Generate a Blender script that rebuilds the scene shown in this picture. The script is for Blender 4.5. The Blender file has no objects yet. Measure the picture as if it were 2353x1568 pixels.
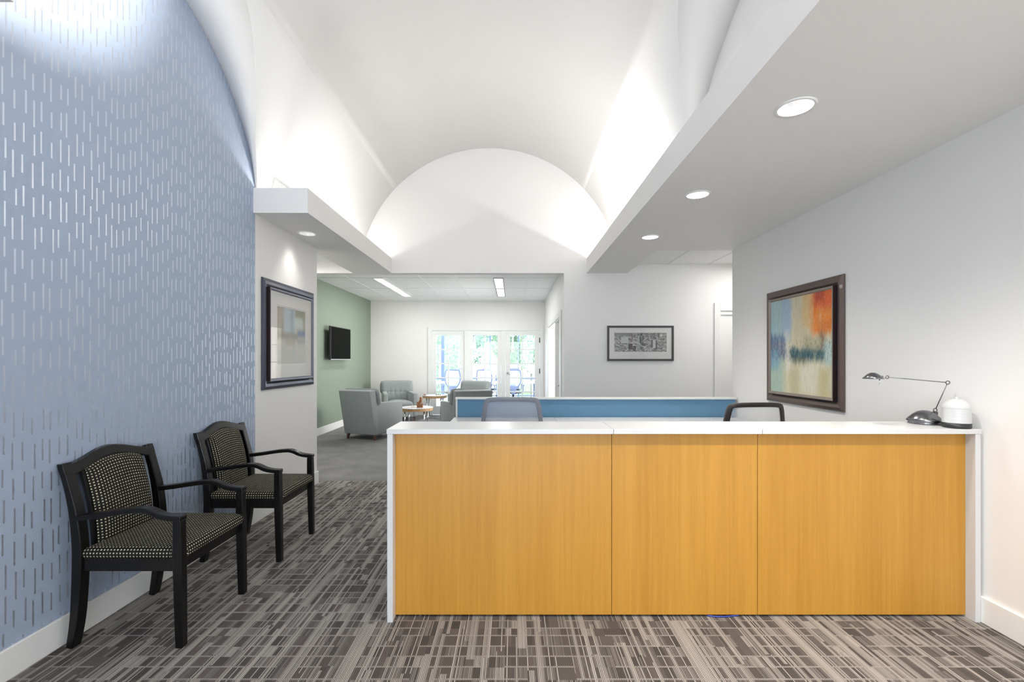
import bpy, bmesh, math, random
from mathutils import Vector, Matrix
random.seed(7)
PI = math.pi
scene = bpy.context.scene
COL = scene.collection

# ------------------------------------------------------------------ node helpers
class N:
    def __init__(self, name):
        self.m = bpy.data.materials.new(name)
        self.m.use_nodes = True
        self.nt = self.m.node_tree
        self.b = self.nt.nodes['Principled BSDF']
        self.out = self.nt.nodes['Material Output']
    def new(self, t, **kw):
        n = self.nt.nodes.new(t)
        for k, v in kw.items(): setattr(n, k, v)
        return n
    def link(self, a, b): self.nt.links.new(a, b)
    def put(self, sock, v):
        if isinstance(v, (int, float)): sock.default_value = v
        elif isinstance(v, (tuple, list)):
            sock.default_value = tuple(v) + (1,) if len(v) == 3 and len(sock.default_value) == 4 else v
        else: self.link(v, sock)
    def math(self, op, a, b=None, c=None, clamp=False):
        n = self.new('ShaderNodeMath', operation=op, use_clamp=clamp)
        self.put(n.inputs[0], a)
        if b is not None: self.put(n.inputs[1], b)
        if c is not None: self.put(n.inputs[2], c)
        return n.outputs[0]
    def add(self, a, b): return self.math('ADD', a, b)
    def sub(self, a, b): return self.math('SUBTRACT', a, b)
    def mul(self, a, b): return self.math('MULTIPLY', a, b)
    def lt(self, a, b): return self.math('LESS_THAN', a, b)
    def gt(self, a, b): return self.math('GREATER_THAN', a, b)
    def mix(self, f, a, b):
        n = self.new('ShaderNodeMix', data_type='RGBA')
        self.put(n.inputs[0], f); self.put(n.inputs[6], a); self.put(n.inputs[7], b)
        return n.outputs[2]
    def lerp(self, f, a, b):
        n = self.new('ShaderNodeMix', data_type='FLOAT')
        self.put(n.inputs[0], f); self.put(n.inputs[2], a); self.put(n.inputs[3], b)
        return n.outputs[0]
    def smooth(self, x, lo, hi, a=0.0, b=1.0):
        n = self.new('ShaderNodeMapRange', interpolation_type='SMOOTHSTEP')
        self.put(n.inputs[0], x); n.inputs[1].default_value = lo; n.inputs[2].default_value = hi
        n.inputs[3].default_value = a; n.inputs[4].default_value = b
        return n.outputs[0]
    def xyz(self, x=0.0, y=0.0, z=0.0):
        n = self.new('ShaderNodeCombineXYZ')
        for i, v in enumerate((x, y, z)): self.put(n.inputs[i], v)
        return n.outputs[0]
    def sep(self, v):
        n = self.new('ShaderNodeSeparateXYZ'); self.link(v, n.inputs[0]); return n.outputs
    def rnd(self, x, y=None):
        n = self.new('ShaderNodeTexWhiteNoise', noise_dimensions='2D')
        self.link(self.xyz(x, y if y is not None else 0.37), n.inputs[0])
        return n.outputs[0]
    def noise(self, vec, scale=5.0, detail=2.0, rough=0.5):
        n = self.new('ShaderNodeTexNoise')
        self.link(vec, n.inputs['Vector']); n.inputs['Scale'].default_value = scale
        n.inputs['Detail'].default_value = detail; n.inputs['Roughness'].default_value = rough
        return n.outputs[0]
    def obj(self): return self.new('ShaderNodeTexCoord').outputs['Object']
    def uv(self): return self.new('ShaderNodeTexCoord').outputs['UV']
    def pos(self): return self.new('ShaderNodeNewGeometry').outputs['Position']
    def nor(self): return self.new('ShaderNodeTexCoord').outputs['Normal']
    def bump(self, h, strength=0.2, dist=0.002):
        n = self.new('ShaderNodeBump'); n.inputs['Strength'].default_value = strength
        n.inputs['Distance'].default_value = dist; self.link(h, n.inputs['Height'])
        self.link(n.outputs[0], self.b.inputs['Normal'])
    def set(self, **kw):
        names = dict(color='Base Color', rough='Roughness', metal='Metallic', spec='Specular IOR Level',
                     coat='Coat Weight', coatr='Coat Roughness', sheen='Sheen Weight', emis='Emission Color', emiss='Emission Strength')
        for k, v in kw.items(): self.put(self.b.inputs[names[k]], v)
        return self

def lin(r, g, b):
    f = lambda c: (c/255/12.92) if c/255 <= 0.04045 else ((c/255+0.055)/1.055)**2.4
    return (f(r), f(g), f(b))

def paint(name, rgb, rough=0.55, var=0.02, bscale=900, bstr=0.06):
    n = N(name); p = n.pos()
    v = n.noise(p, 1.3, 3)
    a = tuple(c*(1-var) for c in rgb); b = tuple(min(1, c*(1+var)) for c in rgb)
    n.set(color=n.mix(v, a, b), rough=rough)
    n.bump(n.noise(p, bscale/4, 2), bstr, 0.001)
    return n.m
def plain(name, rgb, rough=0.5, metal=0.0, coat=0.0, scale=60, var=0.05, **kw):
    n = N(name); v = n.noise(n.obj(), scale, 2)
    a = tuple(c*(1-var) for c in rgb); b = tuple(min(1, c*(1+var)) for c in rgb)
    n.set(color=n.mix(v, a, b), rough=rough, metal=metal, coat=coat, **kw)
    return n.m
def fabric(name, rgb, rough=0.9, scale=700, var=0.18):
    n = N(name); o = n.obj()
    v = n.noise(o, scale, 3, 0.7); w = n.noise(o, 9, 2)
    a = tuple(c*(1-var) for c in rgb); b = tuple(min(1, c*(1+var)) for c in rgb)
    n.set(color=n.mix(n.lerp(0.25, v, w), a, b), rough=rough, sheen=0.25)
    n.bump(v, 0.35, 0.001)
    return n.m
def emit(name, rgb, s):
    n = N(name); n.set(color=rgb, emis=rgb, emiss=s, rough=0.4); return n.m

M = {}
M['white'] = paint('white wall paint', (0.815, 0.80, 0.785))
M['vault'] = paint('vault plaster', (0.87, 0.86, 0.85), 0.7)
M['trimwhite'] = paint('white trim paint', (0.80, 0.80, 0.785), 0.35)
M['green'] = paint('sage green wall paint', lin(130, 142, 127), 0.6)
M['laminate'] = plain('white laminate', (0.61, 0.61, 0.61), 0.28, var=0.01)
M['chrome'] = plain('chrome', (0.75, 0.75, 0.77), 0.12, 1.0)
M['alu'] = plain('brushed aluminium', (0.62, 0.62, 0.60), 0.3, 0.9)
M['darkmetal'] = plain('dark chrome', (0.22, 0.22, 0.23), 0.22, 1.0)
M['black'] = plain('black plastic', (0.018, 0.018, 0.02), 0.4)
M['screen'] = plain('dark screen', (0.012, 0.013, 0.012), 0.5, spec=0.0)
M['blackwood'] = plain('black lacquered wood', (0.004, 0.0035, 0.0035), 0.28, spec=0.3, coat=0.05)
M['bronze'] = plain('hinge metal', (0.12, 0.11, 0.10), 0.35, 0.9)
M['greyfab'] = fabric('grey wool upholstery', lin(134, 140, 140))
M['bluefab'] = fabric('blue panel fabric', lin(98, 142, 174), scale=500, var=0.12)
M['footwood'] = plain('walnut chair leg', lin(82, 58, 50), 0.4)
M['figure'] = plain('carved brown resin', lin(140, 88, 48), 0.38, scale=90, var=0.35)
M['paper'] = plain('magazine paper', (0.75, 0.73, 0.70), 0.4)
M['magcover'] = plain('magazine cover', lin(196, 160, 138), 0.35, scale=18, var=0.3)
M['concrete'] = plain('porch concrete', (0.55, 0.58, 0.62), 0.8, scale=8)
M['bluesteel'] = plain('blue grey porch post', lin(92, 106, 128), 0.5)
M['chairblue'] = plain('blue grey chair plastic', lin(118, 122, 150), 0.45)
M['tablewhite'] = plain('white table laminate', (0.72, 0.73, 0.78), 0.3)
M['bluecable'] = plain('blue cable sheath', (0.03, 0.06, 0.35), 0.4)
M['lens'] = emit('lit lamp lens', (1, 0.985, 0.96), 14.0)
M['troffer'] = emit('lit ceiling diffuser', (1, 0.99, 0.97), 0.85)
M['tube'] = emit('lit cove tube', (1, 0.98, 0.95), 6.0)
M['can'] = plain('mirror reflector', (0.85, 0.85, 0.85), 0.18, 0.85)
M['chairgrey'] = plain('grey chair frame', lin(142, 144, 154), 0.45)
M['chairblack'] = plain('dark chair frame', lin(50, 44, 42), 0.4)
M['seatfab'] = fabric('charcoal seat fabric', lin(60, 60, 66))
M['mat'] = plain('picture mat board', (0.78, 0.765, 0.75), 0.7, var=0.02)

def mk_mesh(name, rgb, alpha):
    n = N(name)
    t = n.new('ShaderNodeBsdfTransparent'); mx = n.new('ShaderNodeMixShader')
    o = n.obj(); s = n.sep(o)
    w = n.math('ABSOLUTE', n.math('SINE', n.mul(s[2], 900.0)))
    n.set(color=n.mix(w, tuple(c*0.92 for c in rgb), rgb), rough=0.6)
    n.put(mx.inputs[0], alpha); n.link(t.outputs[0], mx.inputs[1]); n.link(n.b.outputs[0], mx.inputs[2])
    n.link(mx.outputs[0], n.out.inputs[0])
    return n.m
M['meshgrey'] = mk_mesh('grey chair mesh', lin(196, 199, 210), 0.64)
M['meshwhite'] = mk_mesh('pale chair mesh', lin(210, 210, 212), 0.45)
M['meshblue'] = mk_mesh('pale blue chair mesh', lin(205, 210, 245), 0.7)

def mk_glass():
    n = N('window glass')
    t = n.new('ShaderNodeBsdfTransparent'); g = n.new('ShaderNodeBsdfGlossy'); g.inputs['Roughness'].default_value = 0.02
    t.inputs[0].default_value = (0.985, 0.985, 0.98, 1)
    lw = n.new('ShaderNodeLayerWeight'); lw.inputs['Blend'].default_value = 0.5
    f = n.add(n.mul(n.math('POWER', lw.outputs['Facing'], 5.0), 0.9), 0.035)
    mx = n.new('ShaderNodeMixShader'); n.link(f, mx.inputs[0]); n.link(t.outputs[0], mx.inputs[1]); n.link(g.outputs[0], mx.inputs[2])
    n.link(mx.outputs[0], n.out.inputs[0]); return n.m
M['glass'] = mk_glass()

def mk_frosted():
    n = N('frosted sidelight glass'); n.set(color=(0.82, 0.84, 0.84), rough=0.12, coat=0.5); 
    n.bump(n.noise(n.obj(), 300, 1), 0.03); return n.m
M['frosted'] = mk_frosted()

def mk_wood(name, base, dark, sx=1.0):
    n = N(name); p = n.sep(n.obj())
    v = n.xyz(n.mul(p[0], 60.0*sx), n.mul(p[1], 60.0*sx), n.mul(p[2], 1.6))
    f = n.noise(v, 1.0, 6, 0.65)
    v2 = n.xyz(n.mul(p[0], 7.0*sx), n.mul(p[1], 7.0), n.mul(p[2], 0.35))
    f2 = n.noise(v2, 1.0, 3, 0.5)
    v3 = n.xyz(n.mul(p[0], 420.0), n.mul(p[1], 420.0), n.mul(p[2], 14.0))
    f3 = n.noise(v3, 1.0, 2, 0.5)
    ff = n.add(n.mul(f, 0.5), n.add(n.mul(f2, 0.35), n.mul(f3, 0.15)))
    n.set(color=n.mix(n.smooth(ff, 0.32, 0.68), dark, base), rough=0.42)
    return n.m
M['wood'] = mk_wood('yellow maple veneer', lin(192, 140, 54), lin(174, 122, 40))
M['tablewood'] = mk_wood('oak table edge', lin(196, 160, 116), lin(160, 122, 82), 3.0)

def mk_carpet():
    n = N('patterned carpet tile'); p = n.sep(n.pos()); x, y = p[0], p[1]
    # rows across, uneven spacing
    yy = n.add(n.math('DIVIDE', y, 0.079), n.mul(n.noise(n.xyz(0.0, n.mul(y, 1.0)), 6.0, 1), 0.9))
    row = n.math('FLOOR', yy); fy = n.math('FRACT', yy)
    # columns of uneven width
    colw = n.add(n.math('DIVIDE', x, 0.036), n.mul(n.noise(n.xyz(n.mul(x, 1.0), 3.1), 9.0, 2), 2.4))
    cc = n.math('FLOOR', colw); fx = n.math('FRACT', colw)
    # runs of light warp threads lasting many rows
    run = n.math('FLOOR', n.add(n.math('DIVIDE', y, 0.62), n.mul(n.rnd(cc), 7.0)))
    c2 = n.math('FLOOR', n.mul(colw, 2.0))
    light_run = n.gt(n.rnd(n.add(c2, 11.3), run), 0.70)
    blk = n.rnd(cc, row)
    light_blk = n.gt(blk, 0.92)
    zone = n.math('MAXIMUM', light_run, light_blk)
    # fine warp lines 8 mm apart
    fine = n.math('FRACT', n.math('DIVIDE', x, 0.0076))
    line = n.smooth(n.math('ABSOLUTE', n.sub(fine, 0.5)), 0.28, 0.16)
    threadid = n.math('FLOOR', n.math('DIVIDE', x, 0.0076))
    tr = n.rnd(threadid, run)
    speck = n.noise(n.xyz(n.mul(x, 900.0), n.mul(y, 420.0)), 1.0, 2)
    wline = n.lt(fy, 0.13)
    cross = n.mul(wline, n.gt(n.rnd(n.math('FLOOR', n.math('DIVIDE', colw, 3.0)), row), 0.25))
    amt = n.mul(line, n.math('MAXIMUM', n.mul(zone, n.lerp(tr, 0.35, 1.0)), n.math('MAXIMUM', n.mul(cross, 0.72), n.mul(n.lerp(tr, 0.0, 0.55), n.gt(n.rnd(n.add(cc, 77.0), row), 0.55)))))
    lone = n.mul(line, n.gt(tr, 0.88))
    amt = n.math('MAXIMUM', amt, n.mul(lone, 0.8))
    amt = n.math('MULTIPLY', amt, n.smooth(speck, 0.3, 0.62, 0.62, 1.0))
    dark = n.mix(n.rnd(n.add(cc, 5.0), row), lin(42, 37, 35), lin(82, 75, 71))
    dark = n.mix(n.smooth(speck, 0.35, 0.7, 0.0, 0.5), dark, lin(108, 101, 96))
    dark = n.mix(n.mul(zone, 0.40), dark, lin(114, 108, 103))
    n.set(color=n.mix(amt, dark, lin(212, 207, 199)), rough=0.95)
    n.bump(speck, 0.5, 0.003)
    return n.m
M['carpet'] = mk_carpet()
def mk_carpet2():
    n = N('grey loop carpet'); p = n.sep(n.pos())
    v = n.noise(n.xyz(n.mul(p[0], 1.0), n.mul(p[1], 0.7)), 95.0, 4, 0.8); w = n.noise(n.pos(), 3.0, 2)
    n.set(color=n.mix(n.smooth(n.lerp(0.15, v, w), 0.35, 0.65), lin(76, 75, 75), lin(146, 145, 144)), rough=0.95)
    n.bump(v, 0.4, 0.003); return n.m
M['carpet2'] = mk_carpet2()

def mk_wallpaper():
    n = N('blue dashed wallpaper'); p = n.sep(n.pos()); u, v = p[1], p[2]
    P = 0.043
    c = n.math('FLOOR', n.math('DIVIDE', u, P)); fu = n.math('FRACT', n.math('DIVIDE', u, P))
    r1 = n.rnd(c)
    vv = n.add(n.math('DIVIDE', v, 0.150), n.mul(r1, 9.0))
    row = n.math('FLOOR', vv); fv = n.math('FRACT', vv)
    r2 = n.rnd(c, row); r3 = n.rnd(n.add(c, 40.0), row)
    off = n.mul(n.sub(r3, 0.5), 0.42)
    du = n.math('ABSOLUTE', n.sub(n.sub(fu, 0.5), off))
    L = n.lerp(r2, 0.50, 0.86)
    dv = n.math('ABSOLUTE', n.sub(fv, 0.5))
    m = n.mul(n.lt(du, 0.095), n.lt(n.mul(dv, 2.0), L))
    tex = n.noise(n.xyz(0.0, n.mul(u, 1.0), n.mul(v, 1.0)), 420.0, 3, 0.6)
    big = n.noise(n.pos(), 0.8, 2)
    base = n.mix(tex, lin(154, 168, 190), lin(166, 180, 201))
    seam = n.lt(n.math('ABSOLUTE', n.sub(n.math('FRACT', n.math('DIVIDE', n.sub(u, 2.249), 0.686)), 0.5)), 0.0)
    n.set(color=n.mix(m, base, lin(200, 209, 224)), metal=n.mul(m, 0.72), rough=n.lerp(m, 0.62, 0.28), spec=0.4)
    n.bump(tex, 0.10, 0.002)
    return n.m
M['wallpaper'] = mk_wallpaper()

def mk_dots():
    n = N('black fabric with cream squares'); o = n.sep(n.uv()); u, v = o[0], o[1]
    S = 0.0168
    fu = n.math('ABSOLUTE', n.sub(n.math('FRACT', n.math('DIVIDE', u, S)), 0.5))
    fv = n.math('ABSOLUTE', n.sub(n.math('FRACT', n.math('DIVIDE', v, S)), 0.5))
    m = n.mul(n.smooth(fu, 0.235, 0.17), n.smooth(fv, 0.235, 0.17))
    r = n.rnd(n.math('FLOOR', n.math('DIVIDE', u, S)), n.math('FLOOR', n.math('DIVIDE', v, S)))
    w = n.noise(n.obj(), 900, 2)
    n.set(color=n.mix(n.mul(m, n.lerp(r, 0.6, 1.0)), n.mix(w, (0.006, 0.0055, 0.005), (0.016, 0.014, 0.012)), lin(206, 198, 170)), rough=0.8, spec=0.2)
    n.bump(w, 0.2, 0.0006)
    return n.m
M['dots'] = mk_dots()

def mk_art(kind):
    n = N('abstract canvas ' + kind); s = n.sep(n.uv()); u0, v0 = s[0], s[1]
    st = n.noise(n.xyz(n.mul(u0, 26.0), n.mul(v0, 2.2), 0.3 if kind == 'orange' else 4.0), 1.0, 5, 0.65)
    fine = n.noise(n.xyz(n.mul(u0, 90.0), n.mul(v0, 9.0)), 1.0, 4, 0.6)
    wob = n.noise(n.xyz(n.mul(u0, 5.0), n.mul(v0, 5.0), 2.0), 1.0, 4, 0.6)
    rag = n.mul(n.sub(n.noise(n.xyz(n.mul(u0, 30.0), n.mul(v0, 3.0), 7.0), 1.0, 4), 0.5), 0.14 if kind == 'orange' else 0.05)
    u = n.add(u0, n.mul(n.sub(wob, 0.5), 0.12)); v = n.add(v0, rag)
    def R(a, b, c, d, su=0.05, sv=0.05):
        m = n.mul(n.smooth(u, a-su, a+su), n.smooth(u, b-su, b+su, 1.0, 0.0))
        return n.mul(m, n.mul(n.smooth(v, c-sv, c+sv), n.smooth(v, d-sv, d+sv, 1.0, 0.0)))
    if kind == 'orange':
        col = n.mix(st, lin(198, 190, 150), lin(226, 220, 196))
        lay = [((-.2, .24, -.2, .38), lin(158, 190, 178), .85), ((-.2, .36, .55, 1.3), lin(150, 186, 196), .95),
               ((.22, .38, .62, 1.3), lin(160, 180, 205), .8), ((.42, .66, .5, 1.3), lin(205, 192, 160), .7),
               ((.56, .74, .68, 1.3), lin(222, 176, 96), .65), ((.70, 1.3, .60, 1.4), lin(236, 138, 44), 1.1),
               ((.74, 1.3, .84, 1.4), lin(228, 88, 30), .8), ((.74, .90, .90, 1.4), lin(170, 48, 22), .8), ((.80, 1.3, .62, .72), lin(206, 110, 30), .6),
               ((-.1, .30, .36, .62), lin(62, 92, 142), .85), ((-.1, .16, .24, .46), lin(112, 160, 186), .8),
               ((.34, .90, .34, .47), lin(40, 92, 104), 1.0), ((.40, .62, .30, .38), lin(92, 84, 54), .55),
               ((.58, .80, .46, .58), lin(150, 146, 110), .6), ((.82, .90, .46, .62), lin(96, 52, 30), .8),
               ((.88, 1.2, .30, .52), lin(176, 206, 204), .9), ((.28, .33, .22, .66), lin(232, 232, 226), .9),
               ((.52, .80, .02, .30), lin(226, 224, 206), .6), ((.82, .96, -.2, .26), lin(186, 174, 108), .6),
               ((.36, .5, -.2, .26), lin(178, 168, 116), .5)]
    else:
        col = n.mix(st, lin(190, 186, 172), lin(214, 212, 204))
        lay = [((-.2, .26, .55, 1.3), lin(158, 146, 128), .9), ((.22, .62, .55, 1.3), lin(172, 192, 202), .95),
               ((.45, .54, .55, 1.3), lin(124, 148, 164), .8), ((.62, 1.2, .84, 1.3), lin(122, 130, 92), .9),
               ((.6, .92, .68, .86), lin(198, 216, 212), .9), ((.9, 1.2, .5, 1.0), lin(150, 150, 110), .8),
               ((.70, 1.05, .50, .64), lin(82, 112, 156), .95), ((-.1, .72, .44, .57), lin(126, 116, 102), .85),
               ((.26, .62, .34, .46), lin(168, 156, 136), .7), ((.70, 1.1, .38, .48), lin(150, 148, 148), .8),
               ((.0, .3, .02, .3), lin(190, 198, 188), .6), ((.5, .62, .0, .3), lin(184, 196, 190), .6)]
    for (r, c, a) in lay:
        k = n.mul(R(*r), n.smooth(st, 0.25, 0.55, a*0.55, a))
        col = n.mix(k, col, c)
    col = n.mix(n.smooth(fine, 0.35, 0.75, 0.0, 0.35), col, n.mix(0.5, col, (0.12, 0.12, 0.10)))
    dab = n.noise(n.xyz(n.mul(u0, 42.0), n.mul(v0, 24.0), 5.0), 1.0, 5, 0.7)
    col = n.mix(n.smooth(dab, 0.50, 0.75, 0.0, 0.5 if kind == 'orange' else 0.15), col, n.mix(0.55, col, (0.85, 0.83, 0.76)))
    band = n.mul(n.smooth(v0, 0.28, 0.40), n.smooth(v0, 0.60, 0.50))
    col = n.mix(n.mul(n.smooth(dab, 0.50, 0.38), n.mul(band, 0.6 if kind == 'orange' else 0.1)), col, n.mix(0.7, col, (0.03, 0.05, 0.06)))
    n.set(color=col, rough=0.5); n.bump(fine, 0.2, 0.002)
    return n.m
M['art_orange'] = mk_art('orange'); M['art_grey'] = mk_art('grey')

def mk_city():
    n = N('black and white aerial city print'); s = n.sep(n.uv()); u, v = s[0], s[1]
    sc = n.lerp(v, 1.0, 3.0)
    a = n.new('ShaderNodeTexVoronoi', distance='CHEBYCHEV'); a.inputs['Scale'].default_value = 1.0
    n.link(n.xyz(n.mul(n.add(u, n.mul(v, 0.25)), 30.0), n.mul(v, 17.0)), a.inputs['Vector'])
    g = n.sep(a.outputs['Color'])[0]
    b = n.new('ShaderNodeTexBrick'); b.inputs['Scale'].default_value = 1.0
    n.link(n.xyz(n.mul(n.add(u, n.mul(v, -0.5)), 40.0), n.mul(v, 22.0)), b.inputs['Vector'])
    b.inputs['Color1'].default_value = (.85, .85, .85, 1); b.inputs['Color2'].default_value = (.3, .3, .3, 1); b.inputs['Mortar'].default_value = (.04, .04, .04, 1); b.inputs['Mortar Size'].default_value = 0.09
    no = n.noise(n.xyz(n.mul(u, 60.0), n.mul(v, 30.0)), 1.0, 4)
    base = n.mix(n.smooth(g, 0.35, 0.75), n.mix(n.smooth(no, 0.38, 0.62), (.04, .04, .04), (.80, .80, .80)), b.outputs[0])
    base = n.mix(n.smooth(n.noise(n.xyz(n.mul(u, 5.0), n.mul(v, 3.0)), 1.0, 2), 0.5, 0.7, 0.0, 0.45), base, (.62, .62, .62))
    sky = n.mul(n.smooth(v, 0.80, 0.9), n.smooth(u, 0.3, 0.4, 1.0, 0.25))
    base = n.mix(sky, base, n.mix(no, (.16, .16, .16), (.3, .3, .3)))
    def box(x0, x1, y0, y1, c, col):
        m = n.mul(n.mul(n.gt(u, x0), n.lt(u, x1)), n.mul(n.gt(v, y0), n.lt(v, y1)))
        return n.mix(n.mul(m, n.lerp(no, 0.8, 1.0)), col, (c, c, c))
    for t in [(.27, .35, .12, .44, .06), (.27, .36, .44, .47, .7), (.36, .41, .04, .32, .05), (.35, .41, .32, .37, .72), (.485, .51, .46, .80, .03),
              (.535, .565, .63, .83, .10), (.63, .655, .74, .86, .10), (.745, .76, .70, .84, .08), (.71, .735, .22, .63, .07),
              (.735, .79, .2, .63, .62), (.79, .815, .14, .60, .06), (.50, .53, .85, .95, .06), (.33, .345, .78, .93, .1), (.39, .405, .76, .93, .12),
              (.83, .86, .78, .9, .12), (.87, .92, .8, .92, .7), (.13, .27, .45, .78, .58), (.56, .61, .25, .30, .65), (.53, .6, .31, .37, .1)]:
        base = box(*t, base)
    n.set(color=base, rough=0.35); return n.m
M['city'] = mk_city()

def mk_tile():
    n = N('acoustic ceiling tile'); p = n.pos()
    v = n.noise(p, 160, 3, 0.7)
    n.set(color=n.mix(n.smooth(v, 0.35, 0.6), (0.80, 0.80, 0.79), (0.92, 0.92, 0.91)), rough=0.9)
    n.bump(v, 0.3, 0.002); return n.m
M['tile'] = mk_tile()
def mk_frame(name, a, b, rough=0.3, metal=0.3):
    n = N(name); p = n.sep(n.obj())
    v = n.noise(n.xyz(n.mul(p[0], 3.0), n.mul(p[1], 3.0), n.mul(p[2], 3.0)), 40.0, 4)
    n.set(color=n.mix(v, a, b), rough=rough, metal=metal, coat=0.2); return n.m
M['frame_brown'] = mk_frame('bronze brown picture frame', lin(84, 68, 62), lin(112, 96, 90), 0.36)
M['frame_navy'] = mk_frame('blue black picture frame', lin(60, 62, 76), lin(84, 88, 106), 0.30, 0.5)
M['frame_lip_dark'] = plain('dark frame side', lin(48, 34, 34), 0.3)
M['frame_silver'] = plain('pewter frame lip', lin(150, 138, 130), 0.35, 0.5)
M['frame_lipnavy'] = plain('slate frame lip', lin(112, 114, 130), 0.35, 0.3)
M['frame_black'] = plain('flat black frame', lin(66, 66, 66), 0.45)
M['leaf'] = plain('tree leaves', (0.48, 0.61, 0.48), 0.7, scale=1.5, var=0.5)
M['leaf2'] = plain('paler tree leaves', (0.57, 0.67, 0.60), 0.7, scale=1.5, var=0.45)
M['bark'] = plain('tree bark', (0.45, 0.42, 0.40), 0.9, scale=12, var=0.3)
M['lawn'] = plain('lawn', (0.40, 0.52, 0.30), 0.9, scale=0.6, var=0.3)
M['siding'] = plain('pale house siding', (0.72, 0.68, 0.66), 0.7)
M['shingle'] = plain('grey roof shingles', (0.45, 0.42, 0.46), 0.8, scale=4, var=0.2)
M['housewin'] = plain('house window glass', (0.25, 0.30, 0.38), 0.2)
M['ribwhite'] = plain('white glazed ceramic', (0.60, 0.60, 0.60), 0.4, var=0.02)
M['bluecol'] = plain('tan ornament', lin(150, 100, 72), 0.5)

# ------------------------------------------------------------------ mesh helpers
def box(bm, x0, x1, y0, y1, z0, z1, mi=0):
    v = [bm.verts.new(p) for p in ((x0,y0,z0),(x1,y0,z0),(x1,y1,z0),(x0,y1,z0),(x0,y0,z1),(x1,y0,z1),(x1,y1,z1),(x0,y1,z1))]
    for f in ((0,3,2,1),(4,5,6,7),(0,1,5,4),(1,2,6,5),(2,3,7,6),(3,0,4,7)):
        fc = bm.faces.new([v[i] for i in f]); fc.material_index = mi
    return v
def hexa(bm, pts, mi=0):
    v = [bm.verts.new(p) for p in pts]
    for f in ((0,3,2,1),(4,5,6,7),(0,1,5,4),(1,2,6,5),(2,3,7,6),(3,0,4,7)):
        fc = bm.faces.new([v[i] for i in f]); fc.material_index = mi
def prism(bm, pts, axis, a0, a1, mi=0):
    """2D outline extruded along axis 'x','y' or 'z'."""
    def P(p, a):
        return {'x': (a, p[0], p[1]), 'y': (p[0], a, p[1]), 'z': (p[0], p[1], a)}[axis]
    A = [bm.verts.new(P(p, a0)) for p in pts]; B = [bm.verts.new(P(p, a1)) for p in pts]
    n = len(pts); fs = [bm.faces.new(A[::-1]), bm.faces.new(B)]
    for i in range(n): fs.append(bm.faces.new((A[i], A[(i+1) % n], B[(i+1) % n], B[i])))
    for f in fs: f.material_index = mi
    return A, B
def tube(bm, pts, r, seg=10, closed=False, mi=0, cap=True):
    pts = [Vector(p) for p in pts]; n = len(pts); rings = []
    rs = r if isinstance(r, (list, tuple)) else [r]*n
    prev = None
    for i, p in enumerate(pts):
        if closed: t = pts[(i+1) % n]-pts[i-1]
        else: t = pts[min(i+1, n-1)]-pts[max(i-1, 0)]
        t.normalize()
        if prev is None:
            a = Vector((0,0,1)) if abs(t.z) < 0.9 else Vector((1,0,0))
            u = t.cross(a).normalized()
        else:
            u = (prev - t*prev.dot(t)).normalized()
        prev = u; w = t.cross(u)
        rings.append([bm.verts.new(p + (u*math.cos(2*PI*k/seg)+w*math.sin(2*PI*k/seg))*rs[i]) for k in range(seg)])
    m = n if closed else n-1
    for i in range(m):
        a, b = rings[i], rings[(i+1) % n]
        for k in range(seg):
            f = bm.faces.new((a[k], a[(k+1) % seg], b[(k+1) % seg], b[k])); f.smooth = True; f.material_index = mi
    if not closed and cap:
        bm.faces.new(rings[0][::-1]).material_index = mi; bm.faces.new(rings[-1]).material_index = mi
def lathe(bm, prof, c=(0,0,0), seg=32, mi=0, smooth=True):
    rings = []
    for r, z in prof:
        if r < 1e-6: rings.append([bm.verts.new((c[0], c[1], c[2]+z))])
        else: rings.append([bm.verts.new((c[0]+r*math.cos(2*PI*k/seg), c[1]+r*math.sin(2*PI*k/seg), c[2]+z)) for k in range(seg)])
    for a, b in zip(rings, rings[1:]):
        for k in range(seg):
            k2 = (k+1) % seg
            if len(a) == 1 and len(b) == 1: continue
            if len(a) == 1: f = bm.faces.new((a[0], b[k2], b[k]))
            elif len(b) == 1: f = bm.faces.new((a[k], a[k2], b[0]))
            else: f = bm.faces.new((a[k], a[k2], b[k2], b[k]))
            f.smooth = smooth; f.material_index = mi
def ribbon(bm, pts, d, y0, y1, mi=0):
    """path in the XZ plane with in-plane thickness d (number or list), spanning y0..y1."""
    n = len(pts); ds = d if isinstance(d, (list, tuple)) else [d]*n; R = []
    for i in range(n):
        a = Vector(pts[max(i-1, 0)]); b = Vector(pts[min(i+1, n-1)]); t = (b-a).normalized(); nn = Vector((-t.y, t.x))
        p = Vector(pts[i]); q, s = p+nn*ds[i]/2, p-nn*ds[i]/2
        R.append([bm.verts.new((q.x, y0, q.y)), bm.verts.new((q.x, y1, q.y)), bm.verts.new((s.x, y1, s.y)), bm.verts.new((s.x, y0, s.y))])
    for a, b in zip(R, R[1:]):
        for k in range(4): bm.faces.new((a[k], a[(k+1) % 4], b[(k+1) % 4], b[k])).material_index = mi
    bm.faces.new(R[0][::-1]); bm.faces.new(R[-1])
def ball(bm, c, r, sc=(1,1,1), u=12, v=8, rot=None):
    m = Matrix.Translation(c) @ (rot if rot is not None else Matrix.Identity(4)) @ Matrix.Diagonal((*sc, 1))
    g = bmesh.ops.create_uvsphere(bm, u_segments=u, v_segments=v, radius=r, matrix=m)
    for vv in g['verts']:
        for f in vv.link_faces: f.smooth = True
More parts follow.
